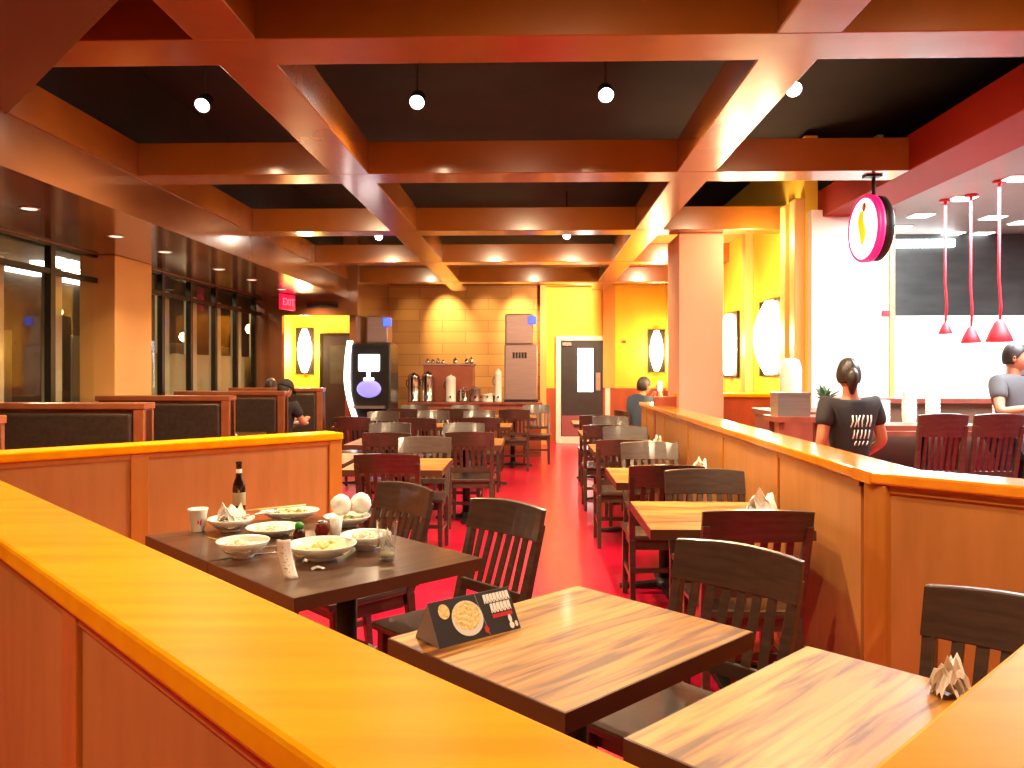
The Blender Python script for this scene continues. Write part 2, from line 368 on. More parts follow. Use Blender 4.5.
window(2, [8.68, 9.20, 9.97, 10.75, 11.52, 12.28, 12.93], 8.64, 12.95)

# ---- pony walls (half walls) with maple ledges
TOP = 1.06
def pony(name, x0, x1, y0, y1, X, along, stiles, faces, body_in=0.03, post=None, cap='maple'):
    """box in (x,y) local of matrix X; along: 0 if it runs along local x"""
    bi = body_in
    body = MB()
    if along == 0: body.box((x0, y0+bi, 0), (x1, y1-bi, TOP-.045), X=X)
    else: body.box((x0+bi, y0, 0), (x1-bi, y1, TOP-.045), X=X)
    root = struct(name, body, 'panel')
    struct('ledge', MB().box((x0, y0, TOP-.045), (x1, y1, TOP), X=X), cap, bevel=.008, parent=root)
    for s in stiles:
        wd = .045
        mb = MB()
        if along == 0: mb.box((s-wd, y0+bi-.012, 0), (s+wd, y1-bi+.012, TOP-.046), X=X)
        else: mb.box((x0+bi-.012, s-wd, 0), (x1-bi+.012, s+wd, TOP-.046), X=X)
        struct('stile', mb, 'stile', bevel=.004, parent=root)
    t = MB()
    for z0, z1 in ((0, .12), (TOP-.075, TOP-.046)):
        if along == 0: t.box((x0, y0+bi-.008, z0), (x1, y1-bi+.008, z1), X=X)
        else: t.box((x0+bi-.008, y0, z0), (x1-bi+.008, y1, z1), X=X)
    struct('rail', t, 'stile', parent=root)
    return root
pony('wall_front_left', .406, .636, -4.55, -.100, UVX, 1, [-1.65, -2.75, -3.85, -.55], None)
pony('wall_side_left', .636, 2.67, -4.55, -4.35, UVX, 0, [1.46, 2.625], None)
pony('wall_front_right', .636, 3.09, -.33, -.10, UVX, 0, [1.2, 2.2], None)
pony('wall_diagonal_right', 3.09, 3.31, -1.28, -.10, UVX, 1, [-.6], None, cap='maple_gloss')
pony('wall_side_right', 1.28, 1.51, 3.246, 9.80, None, 1, [4.35, 5.6, 6.85, 8.1, 9.35], None, cap='maple_gloss')
struct('trim_50', MB().box((-.052, -.052, 0), (.052, .052, TOP-.047), X=Matrix.Translation((1.349, 3.119, 0)) @ Matrix.Rotation(R(22.5), 4, 'Z')), 'stile', bevel=.004)
struct('trim_51', MB().prism([(1.28, 3.092), (1.505, 3.180), (1.51, 3.26), (1.28, 3.26)], TOP-.046, TOP-.0005), 'maple_gloss')

# kitchen shell
kw = struct('wall_kitchen_front', MB().box((2.62, 7.62, 0), (3.34, 7.74, 2.96)), 'white_tile')
struct('trim_60', MB().box((3.34, 7.60, 1.2), (3.385, 7.76, 2.95)), 'orange_paint')
struct('wall_kitchen_back', MB().box((3.28, 9.6, 0), (8.1, 9.7, 3.7)), 'white_tile')
struct('wall_kitchen_side', MB().box((8.1, -3.2, 0), (8.2, 9.7, 3.7)), 'white_tile')
struct('trim_61', MB().box((3.16, -3.2, 2.95), (8.1, 9.6, 3.0)), 'kitchen_ceiling')
struct('trim_62', MB().box((3.28, 7.74, 0), (3.34, 9.6, 3.7)), 'white_tile')

# doors
def door_main():
    fr = MB(); x0, x1 = .46, 1.45; Y = 15.9
    fr.box((x0-.03, Y-.09, 0), (x0+.07, Y, 2.12)).box((x1-.05, Y-.09, 0), (x1+.05, Y, 2.12)).box((x0+.07, Y-.09, 2.03), (x1-.05, Y, 2.12))
    root = struct('door_1', fr, 'white_paint', bevel=.01)
    d = MB(); d.box((x0+.075, Y-.06, .14), (.86, Y-.02, 2.02)).box((1.17, Y-.06, .14), (x1-.055, Y-.02, 2.02)).box((.86, Y-.06, .14), (1.17, Y-.02, 1.02)).box((.86, Y-.06, 1.88), (1.17, Y-.02, 2.02))
    root = struct('door_leaf', d, 'door_black', parent=root)
    struct('door_glass', MB().box((.86, Y-.045, 1.02), (1.17, Y-.035, 1.88)), 'e_white', parent=root)
    struct('kick_plate', MB().box((x0+.09, Y-.066, .15), (x1-.07, Y-.061, .55)), 'kick', parent=root)
    struct('door_reflection', MB().box((x0+.05, Y-.07, 0), (x1-.05, Y-.01, .135)), 'white_paint', parent=root)  # white board stands in for light reflected at the door bottom
    struct('push_plate', MB().box((1.22, Y-.07, 1.05), (1.31, Y-.06, 1.4)), 'warm_steel', parent=root)
    struct('door_closer', MB().box((x0+.1, Y-.10, 1.93), (x0+.28, Y-.06, 2.0)), 'silver', parent=root)
door_main()
def door_alcove():
    x0, x1, Y = -3.84, -3.22, 14.45
    root = struct('door_2', MB().box((x0-.05, Y-.03, 0), (x0, Y+.01, 2.12)).box((x1, Y-.03, 0), (x1+.05, Y+.01, 2.12)).box((x0, Y-.03, 2.07), (x1, Y+.01, 2.12)), 'dark_frame')
    struct('door_leaf', MB().box((x0, Y-.02, 0), (x1, Y+.01, 2.07)), 'door_black', parent=root)
    struct('door_glass', MB().box((x0+.14, Y-.026, 1.2), (x1-.14, Y-.021, 1.9)), 'hood_steel', parent=root)
    struct('door_handle', MB().tube([(x1-.08, Y-.03, 1.0), (x1-.08, Y-.07, 1.0), (x1-.18, Y-.07, 1.0)], .01), 'silver', parent=root)
door_alcove()

# ---- outside, beyond the windows
struct('ground_outside', MB().box((-12, -3, -.12), (-4.6, 26, -.02)), 'asphalt')
fb = empty('street_building', (-10, 14, 0), label='dark building across the street seen through the booth windows', cat='building')
MB().box((-.2, -16, 0), (0, 16, 5)).build('wall', 'stucco_dark', fb)
for i in range(6):
    MB().box((0, -9+i*4, .2), (.04, -7+i*4, 2.2)).build('window', 'frost_film', fb)
sc_ = MB()
pts = [6.9, 7.72, 9.07, 9.80, 10.60, 11.38, 12.15, 12.85]
scr = empty('pale_screen_wall', (-4.62, 8, 0), label='pale beige low screen wall just outside the windows', cat='screen wall')
MB().box((-.04, 1.2, 0), (0, 4.95, 1.66)).build('panel', 'frost_film', scr)
for yy in [m_*4.56/4.33 for m_ in (4.66, 5.46, 6.26, 7.06, 7.80, 9.20, 9.97, 10.75, 11.52, 12.28)]:
    MB().box((-.02, yy-.02-8, 0), (.10, yy+.11-8, 2.42)).build('post', 'stucco', scr)
for i, (a, b, zz0, zz1) in enumerate([(at(53, 300, 1.2), None, 2.95, 3.22), ]):
    pass
def far_on_x(px, py, X=-9.89):
    f = (-math.sin(YAW)*FPX, math.cos(YAW)*FPX); r = (math.cos(YAW), math.sin(YAW)); dx = px-512
    t = X/(f[0]+r[0]*dx); return Vector((X, t*(f[1]+r[1]*dx), CAMH-t*(py-HZ)))
a, b = far_on_x(53, 270), far_on_x(87, 258)
MB().box((a.x-.1, a.y, a.z), (a.x+.1, (a.y+b.y)/2-.35, a.z+.28)).box((a.x-.1, (a.y+b.y)/2-.2, a.z), (a.x+.1, b.y, a.z+.28)).box((a.x-.1, a.y-.6, a.z-.02), (a.x+.1, b.y, a.z+.12)).build('light_sign', 'e_white', label='bright white lit shop sign outside, seen above the window transom', cat='sign')
for i, (p0, p1, py) in enumerate([(10, 41, 271), (50, 84, 279)]):
    a, b = far_on_x(p0, py), far_on_x(p1, py+2)
    MB().box((a.x-.1, a.y, a.z), (a.x+.05, b.y, a.z+.16)).build('strip_light', 'e_white', label=['white strip of light outside the leftmost window pane', 'white strip of light just under the lit shop sign outside'][i], cat='light')
for i, (px, py, r, lb) in enumerate([(251, 329, .17, 'round orange street lamp seen through the far booth windows'), (184, 337, .12, 'small round street lamp seen through the middle booth windows'), (59, 312, .07, 'faint street lamp seen through the near window')]):
    p = far_on_x(px, py, -8.5)
    ro = empty('street_lamp', (p.x, p.y, 0), label=lb, cat='street lamp')
    MB().lathe([(0.001, -r), (r*.7, -r*.7), (r, 0), (r*.7, r*.7), (.001, r)], 14).build('lamp_globe', 'e_street', ro, loc=(0, 0, p.z))
    MB().tube([(0, 0, 0), (0, 0, p.z-r)], .04).build('post', 'iron', ro)
lamp('street_light', 'POINT', (-5.6, 8.0, 3.4), 90, (1.0, .8, .5), size=.2)
lamp('street_light', 'POINT', (-5.6, 12.5, 3.4), 110, (1.0, .8, .5), size=.2)

# ------------------------------------------------------------------ chairs
def make_chair(name='dining_chair'):
    """slat-back wooden chair facing +Y, origin under the seat centre"""
    t = empty(name, cat='chair'); W = .44; H = .885
    ry = -.20; ty = -.315            # rear leg y at the seat, top y
    def back(z): return ry + (ty-ry)*max(0, (z-.45)/(H-.45))
    seat = MB()
    def sfn(i, j):
        x = (i-.5)*.43; y = -.215+j*.44
        wy = 1-.06*(1-j)
        return (x*wy, y, .455-.012*math.exp(-((x/.12)**2+((y+.02)/.12)**2)))
    seat.grid(sfn, 10, 10); n0 = len(seat.v)
    seat.prism([(-.203, -.215), (.203, -.215), (.215, .225), (-.215, .225)], .425, .4535)
    seat.build('seat', 'chair_wood', t, bevel=.008)
    MB().box((-.175, .15, .365), (.175, .17, .425)).box((-.175, -.19, .365), (.175, -.17, .425)).box((-.19, -.17, .365), (-.17, .15, .425)).box((.17, -.17, .365), (.19, .15, .425)).build('seat_frame', 'chair_wood', t)
    for s in (-1, 1):
        MB().bar((s*.19, .185, 0), (s*.185, .18, .425), .030, .030, .042, .042).build('leg', 'chair_wood', t, bevel=.004)
        r = MB()
        r.bar((s*.19, -.245, 0), (s*.19, -.20, .43), .030, .030, .038, .045)
        r.bar((s*.19, -.20, .43), (s*.205, ty+.005, H-.06), .038, .045, .032, .030)
        r.build('leg', 'chair_wood', t, bevel=.004)
        MB().bar((s*.19, .17, .20), (s*.19, -.21, .20), .018, .03).build('stretcher', 'chair_wood', t)
    # stretchers are horizontal: build as boxes
    for ch in [c for c in t.children if c.name.startswith('stretcher')]:
        pass
    MB().box((-.18, -.03, .185), (.18, -.01, .215)).build('cross_stretcher', 'chair_wood', t)
    # curved top rail
    top = MB(); N_ = 10; vs_ = []; fs = []
    for k in range(N_+1):
        u = k/N_*2-1; x = u*.222; bow = -.030*(1-u*u); hh = .012*(1-u*u)
        zt = H+hh; zb = H-.125
        for (yy, zz) in ((ty+bow-.012, zt), (ty+bow+.012, zt), (back(zb)+bow*.8+.012, zb), (back(zb)+bow*.8-.012, zb)):
            vs_.append((x, yy, zz))
    for k in range(N_):
        for q in range(4):
            q2 = (q+1) % 4; fs.append((k*4+q, (k+1)*4+q, (k+1)*4+q2, k*4+q2))
    fs.append((0, 1, 2, 3)); fs.append((N_*4+3, N_*4+2, N_*4+1, N_*4))
    top.add(vs_, fs); top.build('top_rail', 'chair_wood', t, bevel=.004)
    MB().box((-.185, back(.53)-.010, .515), (.185, back(.53)+.010, .56)).build('lower_rail', 'chair_wood', t, bevel=.003)
    for k in range(6):
        u = (k-2.5)/2.5; x = u*.135; bow = -.024*(1-u*u*.5)
        MB().bar((x, back(.55), .555), (x, back(H-.12)+bow, H-.115), .030, .010).build('slat', 'chair_wood', t, bevel=.002)
    return t
def fix_stretchers(t):
    for c in list(t.children):
        if c.name.startswith('stretcher'):
            s = 1 if sum(v.co.x for v in c.data.vertices) > 0 else -1
            bpy.data.objects.remove(c)
    for s in (-1, 1):
        MB().box((s*.19-.009, -.20, .185), (s*.19+.009, .17, .215)).build('stretcher', 'chair_wood', t)
chair0 = make_chair(); fix_stretchers(chair0); _cu = [False]
BACK = -.315
def chair(x, y, face, label, group=None, scale=None):
    """x,y = middle of the top rail; face = direction angle the sitter faces (radians, from +X)"""
    d = Vector((math.cos(face), math.sin(face), 0)); sc = scale[1] if scale else 1
    p = Vector((x, y, 0))-d*BACK*sc
    o = stamp(chair0, _cu[0], p, face-PI/2, label, group, scale); _cu[0] = True
    return o
N_, S_, E_, W_ = PI/2, -PI/2, 0, PI
def cuv(u, v, face, label):
    p = uv(u, v); return chair(p.x, p.y, face, label)
cuv(2.25, -1.345, R(225), 'dark slat-back chair behind the oak table with the folded menu card')
cuv(2.24, -.56, R(225), 'dark slat-back chair beside the bright ledge at the right edge')
cuv(2.31, -2.47, R(225), 'dark slat-back chair at the aisle corner of the dirty table')
cuv(2.30, -3.19, R(225), 'dark chair behind the pint glass at the dirty table')
RG = 'chairs along the right half wall'
for i, (x, y, f, lb) in enumerate([
    (.895, 3.22, N_, 'dark red-brown chair back right behind the nearest grey-lit chair'),
    (.95, 4.50, S_, 'chair facing the camera behind the first small table by the right half wall'),
    (.78, 4.72, N_, 'chair seen from behind at the second small table by the right half wall'),
    (.89, 6.22, S_, 'chair facing the camera behind the second small table by the right half wall'),
    (.72, 6.44, N_, 'chair seen from behind at the third small table by the right half wall'),
    (.90, 7.95, S_, 'chair facing the camera behind the third small table by the right half wall'),
    (.72, 8.16, N_, 'chair seen from behind at the fourth small table by the right half wall'),
    (.92, 9.68, S_, 'chair facing the camera behind the fourth small table by the right half wall'),
    (.78, 9.90, N_, 'farthest chair seen from behind in the row by the right half wall')]):
    chair(x, y, f, lb, RG)
LG = 'chairs at the middle rows of tables'
for i, (x, y, f, lb) in enumerate([
    (-.98, 5.30, N_, 'nearest dark red chair back just right of the left half wall end'),
    (-.91, 6.66, S_, 'grey-lit chair facing the camera behind the first middle table'),
    (-.58, 7.20, N_, 'dark red slatted chair by the aisle at the second middle row'),
    (-1.32, 7.12, N_, 'dark red chair left of the aisle chair at the second middle row'),
    (-.74, 8.42, S_, 'aisle-side chair facing the camera behind the second middle row of tables'),
    (-1.52, 8.42, S_, 'wall-side chair facing the camera behind the second middle row of tables'),
    (-1.36, 9.30, N_, 'chair seen from behind in the centre of the third middle row'),
    (-.62, 9.42, N_, 'chair seen from behind by the aisle at the third middle row'),
    (-2.16, 9.45, N_, 'leftmost chair seen from behind, rising over the left half wall end'),
    (-.75, 11.0, S_, 'aisle-side chair facing the camera behind the third middle row'),
    (-2.03, 10.75, S_, 'leftmost chair facing the camera behind the third middle row'),
    (-1.38, 10.95, S_, 'centre chair facing the camera behind the third middle row'),
    (-.28, 11.35, N_, 'slatted red-brown chair standing free on the red aisle before the counter'),
    (.04, 12.80, S_, 'slatted chair close to the right end of the drinks counter, behind the free one'),
    (-1.15, 11.5, N_, 'chair seen from behind in the centre of the last row before the counter'),
    (-1.9, 11.5, N_, 'leftmost chair seen from behind in the last row before the counter'),
    (-1.1, 12.75, S_, 'centre chair facing the camera right before the drinks counter'),
    (-1.9, 12.75, S_, 'leftmost chair facing the camera right before the drinks counter')]):
    chair(x, y, f, lb, LG)
HG = 'tall chairs on the kitchen side'
for (x, y, f, lb) in [(2.95, 5.85, R(90), 'tall slatted chair just right of the person in the black t-shirt'),
                      (3.345, 5.85, R(90), 'tall red-brown chair in the middle of the kitchen-side chairs'),
                      (3.74, 5.85, R(90), 'rightmost tall chair, cut by the right edge of the picture')]:
    chair(x, y, f, lb, HG, (0.80, .95, 1.27))

# ------------------------------------------------------------------ tables
def make_table(L, D, topmat, name='dining_table'):
    t = empty(name, cat='table')
    MB().box((-L/2, -D/2, .705), (L/2, D/2, .7495)).add([(-L/2+.004, -D/2+.004, .7505), (L/2-.004, -D/2+.004, .7505), (L/2-.004, D/2-.004, .7505), (-L/2+.004, D/2-.004, .7505)], [(0, 1, 2, 3)], 1).build('table_top', ['edge_wood', topmat], t)
    MB().lathe([(.038, .03), (.038, .69)], 16).box((-.18, -.03, .68), (.18, .03, .705)).box((-.03, -.18, .68), (.03, .18, .705)).build('pedestal', 'iron', t)
    b = MB(); b.lathe([(.07, .02), (.07, .035), (.04, .07)], 16)
    for a in range(4):
        X = Matrix.Rotation(a*PI/2+ (0), 4, 'Z')
        b.add([(0, -.035, .012), (.30, -.028, .006), (.30, .028, .006), (0, .035, .012), (0, -.035, .05), (.30, -.022, .022), (.30, .022, .022), (0, .035, .05)],
              [(0, 3, 2, 1), (4, 5, 6, 7), (0, 1, 5, 4), (1, 2, 6, 5), (2, 3, 7, 6), (3, 0, 4, 7)], 0, False, X)
        b.lathe([(.018, 0), (.018, .008)], 10, X=X @ Matrix.Translation((.28, 0, 0)))
    b.build('cross_base', 'iron', t)
    return t
tA = make_table(.74, .63, 'table_oak')
p = uv(1.57, -1.425); stamp(tA, False, (p.x, p.y, 0), RZ45, 'bright oak square table holding the folded menu card')
p = uv(1.57, -.645); stamp(tA, True, (p.x, p.y, 0), RZ45, 'bright oak table at bottom right beside the yellow ledge')
tB = make_table(.77, .64, 'table_oak_shaded')
p = uv(1.585, -2.56); stamp(tB, False, (p.x, p.y, 0), RZ45, 'shade-darkened oak table with the pint glass and bowls, nearer half of the dirty pair')
p = uv(1.585, -3.205); stamp(tB, True, (p.x, p.y, 0), RZ45, 'shade-darkened oak table with the beer bottle, farther half of the dirty pair')
tC = make_table(.72, .76, 'table_oak'); first = True
for (x, y, lb, g) in [
    (.87, 3.90, 'nearest small oak table against the right half wall', 1), (.87, 5.36, 'second small oak table from the camera against the right half wall', 1),
    (.87, 7.20, 'third small oak table against the right half wall', 1), (.87, 8.95, 'fourth small oak table against the right half wall', 1), (.87, 10.72, 'farthest table in the right row, before the seated person', 1),
    (-1.0, 5.94, 'nearest middle table, right of the left half wall end', 0), (-1.78, 6.30, 'table just left of the nearest middle table, behind the half wall', 0),
    (-.66, 7.80, 'aisle table of the second middle row', 0), (-1.42, 7.80, 'inner table of the second middle row', 0),
    (-.64, 10.15, 'aisle table of the third middle row', 0), (-1.39, 10.15, 'centre table of the third middle row', 0), (-2.14, 10.15, 'left table of the third middle row', 0),
    (-.32, 12.1, 'aisle table of the last row before the drinks counter', 0), (-1.08, 12.1, 'centre table of the last row before the drinks counter', 0), (-1.83, 12.1, 'left table of the last row before the drinks counter', 0)]:
    stamp(tC, not first, (x, y, 0), 0, lb, 'tables by the right half wall' if g else 'tables in the middle rows'); first = False

# ------------------------------------------------------------------ booths
def make_booth():
    t = empty('booth_bench', cat='booth')
    x0, x1 = -4.25, -2.95
    MB().box((x0, -.05, 0), (x1, .05, 1.15)).build('back_panel', 'booth_wood', t)
    MB().box((x0-.02, -.09, 1.15), (x1+.01, .09, 1.20)).build('top_rail', 'booth_wood', t, bevel=.008)
    MB().box((x1-.08, -.085, 0), (x1, .085, 1.15)).build('end_post', 'booth_wood', t, bevel=.006)
    for s in (-1, 1):
        MB().box((x0+.03, min(s*.05, s*.11), .48), (x1-.09, max(s*.05, s*.11), 1.12)).build('back_cushion', 'vinyl', t, bevel=.02, seg=3)
        MB().box((x0+.02, min(s*.10, s*.52), .36), (x1-.05, max(s*.10, s*.52), .48)).build('seat_cushion', 'vinyl', t, bevel=.03, seg=3)
        MB().box((x0+.02, min(s*.06, s*.48), 0), (x1-.06, max(s*.06, s*.48), .36)).build('seat_base', 'booth_wood', t)
    return t
booth0 = make_booth()
for i, (yy, lb) in enumerate([(4.30, 'nearest booth bench, its end post cut by the left edge'), (6.05, 'booth bench with long black back nearest behind the left half wall'),
                              (7.75, 'second visible black-backed booth bench, before the orange wall column'), (9.45, 'booth bench behind the table with the napkin'), (11.15, 'farthest booth bench, behind the person in the cap')]):
    stamp(booth0, i > 0, (0, yy, 0), 0, lb, 'booth benches along the windows')
def make_btable():
    t = empty('booth_table', cat='table')
    MB().box((-4.22, -.36, .715), (-3.02, .36, .75)).build('table_top', 'booth_top', t, bevel=.005)
    MB().lathe([(.035, .03), (.035, .715)], 12, X=Matrix.Translation((-3.6, 0, 0))).build('pedestal', 'iron', t)
    MB().lathe([(.25, 0), (.25, .015), (.05, .04)], 20, X=Matrix.Translation((-3.6, 0, 0))).build('base', 'iron', t)
    return t
bt = make_btable()
for i, (yy, lb) in enumerate([(5.18, 'booth table hidden low behind the nearest booth bench'), (6.90, 'booth table between the two long black booth backs'), (8.60, 'booth table holding a white napkin'), (10.30, 'booth table in front of the person in the cap')]):
    stamp(bt, i > 0, (0, yy, 0), 0, lb, 'booth tables')
def crumple(name, loc, sx, sy, sz, mat, label, cat, parent=None, seed=1):
    rnd = random.Random(seed); mb = MB(); A = []
    for q in range(3):
        cx, cy = rnd.uniform(-.3, .3)*sx, rnd.uniform(-.3, .3)*sy; an = rnd.uniform(0, PI); h = sz*(.6+.4*rnd.random())
        def fn(i, j, cx=cx, cy=cy, an=an, h=h):
            x = (i-.5)*sx; y = (j-.5)*sy
            z = h*(1-abs(2*i-1))**.7*(.5+.5*math.sin(5*j+an))+.001+.15*sz*math.sin(17*i+9*j+an)**2
            return (cx*.3+x*math.cos(an)-y*math.sin(an), cy*.3+x*math.sin(an)+y*math.cos(an), max(.001, z))
        mb.grid(fn, 8, 8, smooth=False)
    o = mb.build(name, mat, parent, loc=loc, label=label, cat=cat)
    s = o.modifiers.new('thickness', 'SOLIDIFY'); s.thickness = .0012; s.offset = 1
    return o
crumple('napkin', (-3.25, 8.42, .75), .20, .14, .05, 'paper', 'white crumpled napkin on the far booth table', 'napkin')
# ------------------------------------------------------------------ dirty table settings
ZT = .7505
def bowl(px, py, r, h, food, label, seed=0, cat='bowl', name='bowl', fm='food_pale', oval=1.0, rz=0):
    p = at(px, py, ZT)
    o = MB().lathe([(r*.40, 0), (r*.42, .008), (r*.38, .010), (r*.62, h*.30), (r*.86, h*.68), (r, h), (r*.985, h+.003), (r*.93, h*.93), (r*.80, h*.66), (r*.56, h*.34), (.001, h*.22)], 32).build(name, 'ceramic', loc=p, rot=(0, 0, rz), label=label, cat=cat)
    o.scale = (1, oval, 1)
    if food:
        rnd = random.Random(seed); mb = MB()
        ph = [rnd.uniform(0, 6) for _ in range(6)]
        def fn(i, j):
            a = i*2*PI; rr = j*r*.84
            return (rr*math.cos(a), rr*math.sin(a), h*(.62+food*(1-j*j))+.006*math.sin(7*a+ph[0])*j+.005*math.sin(40*rr+ph[1]+3*a))
        mb.grid(fn, 28, 8)
        for q in range(16):
            a = rnd.uniform(0, 6.28); rr = rnd.uniform(0, r*.65); s = rnd.uniform(.008, .016)
            mb.lathe([(.001, -s), (s*.8, -s*.4), (s, 0), (s*.6, s*.5), (.001, s*.7)], 7, X=Matrix.Translation((rr*math.cos(a), rr*math.sin(a), h*(.66+food*(1-(rr/r)**2)))) @ Matrix.Rotation(rnd.uniform(0, 3), 4, 'X'))
        mb.build('food_leftovers', fm, o)
    return o
b1 = bowl(231, 531, .100, .055, .05, 'white bowl holding crumpled napkins and spoons beside the paper cup', 1)
crumple('napkin', b1.location+Vector((0, .0, .04)), .10, .09, .085, 'paper', 'white crumpled napkin heaped in the bowl beside the paper cup', 'napkin', seed=5)
for k_ in range(2):
    q = b1.location+Vector((.05+.02*k_, -.015+.03*k_, .062))
    sp = MB().tube([(0, 0, 0), (.06, .02, .012), (.12, .045, .018)], .0035)
    sp.lathe([(.001, 0), (.018, .004), (.022, .010), (.001, .009)], 14, X=Matrix.Translation((-.015, -.005, -.006)))
    sp.build('spoon', 'silver', loc=q, rot=(0, 0, .3*k_), label=['metal spoon lying in the napkin bowl, nearer one', 'metal spoon lying in the napkin bowl, farther one'][k_], cat='spoon')
bowl(243, 557, .098, .062, .08, 'white deep bowl nearest the left front edge of the dirty table', 2)
bowl(273, 535, .112, .035, .10, 'wide white plate of leftovers behind the front left bowl', 3, 'plate', 'plate')
bowl(322, 559, .128, .058, .14, 'large white round bowl in the middle front of the dirty table', 4, fm='food_yellow')
bowl(290, 520, .135, .045, .25, 'white oval dish of leftovers with chopsticks at the back', 5, 'dish', 'serving_dish', 'food_green', .72, R(10))
bowl(366, 549, .100, .058, .20, 'white bowl heaped with noodles behind the pint glass', 6, fm='food_pale')
bowl(347, 526, .105, .045, .12, 'white bowl below the two round white balls at the back', 7, fm='food_green')
p = at(288, 519, ZT)
for k_ in range(2):
    MB().tube([(-.20, -.012*k_, .046), (.08, .025-.02*k_, .060)], [.0025, .004]).build('chopstick', 'bamboo', loc=p, rot=(0, 0, R(12+k_*5)), label=['bamboo chopstick across the oval dish, front one', 'bamboo chopstick across the oval dish, rear one'][k_], cat='chopstick')
for px, py, lb in [(341, 510, 'left of the two round white paper balls at the back'), (361, 508, 'right of the two round white paper balls at the back')]:
    q = at(px, py+16, ZT); r = .046
    rnd = random.Random(px); mb = MB()
    def fn(i, j):
        th = i*2*PI; ph = j*PI; rr = r*(1+.05*math.sin(5*th+3*ph)+.03*math.sin(11*ph+2*th))
        return (rr*math.sin(ph)*math.cos(th), rr*math.sin(ph)*math.sin(th), rr*math.cos(ph))
    mb.grid(fn, 22, 14); mb.build('paper_ball', 'paper', loc=(q.x, q.y, ZT+.095), label=lb, cat='paper ball')
# paper cup
p = at(198, 531, ZT)
cup = MB().lathe([(.028, 0), (.029, .003), (.040, .092), (.0425, .094), (.0425, .098), (.038, .097), (.027, .006), (.001, .006)], 28).build('paper_cup', 'paper', loc=p, label='white paper cup at the left edge of the dirty table', cat='cup')
MB().box((.0335, .003, .030), (.0345, .009, .062)).box((.0335, -.008, .036), (.0345, -.001, .056)).build('logo_mark', 'print_red', cup, rot=(0, 0, R(-58)), label='small red printed mark')
# beer bottle
p = at(239, 512, ZT)
bt_ = MB().lathe([(.029, 0), (.031, .004), (.031, .115), (.028, .14), (.016, .172), (.0135, .20), (.0135, .235), (.0155, .237), (.0155, .248), (.010, .249), (.001, .249)], 28).build('beer_bottle', 'bottle_glass', loc=p, label='dark brown glass beer bottle with pale paper label', cat='bottle')
MB().lathe([(.0316, .035), (.0318, .036), (.0318, .098), (.0316, .099)], 28).build('body_label', 'label_gold', bt_, label='pale gold paper label')
MB().lathe([(.0146, .182), (.0142, .183), (.0141, .212), (.0138, .213)], 24).build('neck_label', 'paper', bt_)
# pint glass
p = at(387, 560, ZT)
g = MB().lathe([(.027, 0), (.029, .002), (.040, .145), (.0405, .147), (.0375, .146), (.027, .012), (.001, .010)], 32).build('pint_glass', 'clear_glass', loc=p, label='clear tapered pint glass on the right half of the dirty table', cat='glass')
MB().lathe([(.001, .013), (.0262, .013), (.0278, .028), (.001, .028)], 24).build('melted_drink', 'melt_water', g)
crumple('napkin', (p.x, p.y, ZT+.045), .036, .036, .07, 'paper', 'white crumpled napkin stuffed in the pint glass', 'napkin', seed=9)
# soy bottle, sauce glass, small glass
p = at(297, 546, ZT)
sb = MB().lathe([(.022, 0), (.024, .003), (.024, .045), (.017, .060), (.014, .066)], 20).build('soy_sauce_bottle', 'sauce', loc=(p.x, p.y+.03, ZT), label='small black sauce bottle with green cap between the bowls', cat='bottle')
MB().lathe([(.017, .064), (.017, .082), (.008, .090), (.001, .091)], 18).build('cap', 'green_cap', sb, label='green cap')
p = at(318, 541, ZT)
sg = MB().lathe([(.022, 0), (.030, .03), (.024, .055), (.021, .060)], 20).build('sauce_jar', 'sauce_red', loc=(p.x, p.y+.06, ZT), label='dark red sauce jar behind the large bowl', cat='jar')
MB().lathe([(.023, .058), (.024, .070), (.001, .072)], 18).build('lid', 'silver', sg)
p = at(333, 540, ZT)
MB().lathe([(.017, 0), (.019, .002), (.028, .085), (.026, .085), (.016, .006), (.001, .006)], 24).build('small_cup', 'ceramic', loc=(p.x, p.y+.05, ZT), label='small narrow white cup right of the red sauce jar', cat='cup')
# receipt standing folded
p0, p1 = at(282, 580, ZT), at(299, 580, ZT)
rc = MB(); ax = (p1-p0).normalized(); up = Vector((0, 0, 1)); wd = (p1-p0).length*.82
A0 = at(291, 579, ZT)
def rf(i, j):
    q = A0 + ax*((i-.5)*wd) + Vector((-.012*j-.01*math.sin(3*j), .02*j+.012*math.sin(PI*j), 0)) + up*(j*.125+.002)
    return (q.x-A0.x-.02*j, q.y-A0.y+.006*math.cos(6*i)*1, q.z-A0.z)
rc.grid(rf, 6, 12); o = rc.build('receipt', 'paper', loc=A0, label='white paper receipt standing folded at the front of the dirty table', cat='receipt'); o.modifiers.new('s', 'SOLIDIFY').thickness = .001
ink = MB()
for q in range(9):
    j = .15+q*.08
    a = rf(.22, j); b = rf(.5+.3*random.random(), j); ink.add([(a[0], a[1]-.002, a[2]), (b[0], b[1]-.002, b[2]), (b[0], b[1]-.002, b[2]+.0025), (a[0], a[1]-.002, a[2]+.0025)], [(0, 1, 2, 3)])
i_ = ink.build('print', 'card_grey', o); i_.modifiers.new('s', 'SOLIDIFY').thickness = .0006
crumple('napkin_scrap', at(318, 569, ZT), .045, .020, .012, 'paper', 'tiny white torn paper scrap in front of the large bowl', 'paper scrap', seed=11)
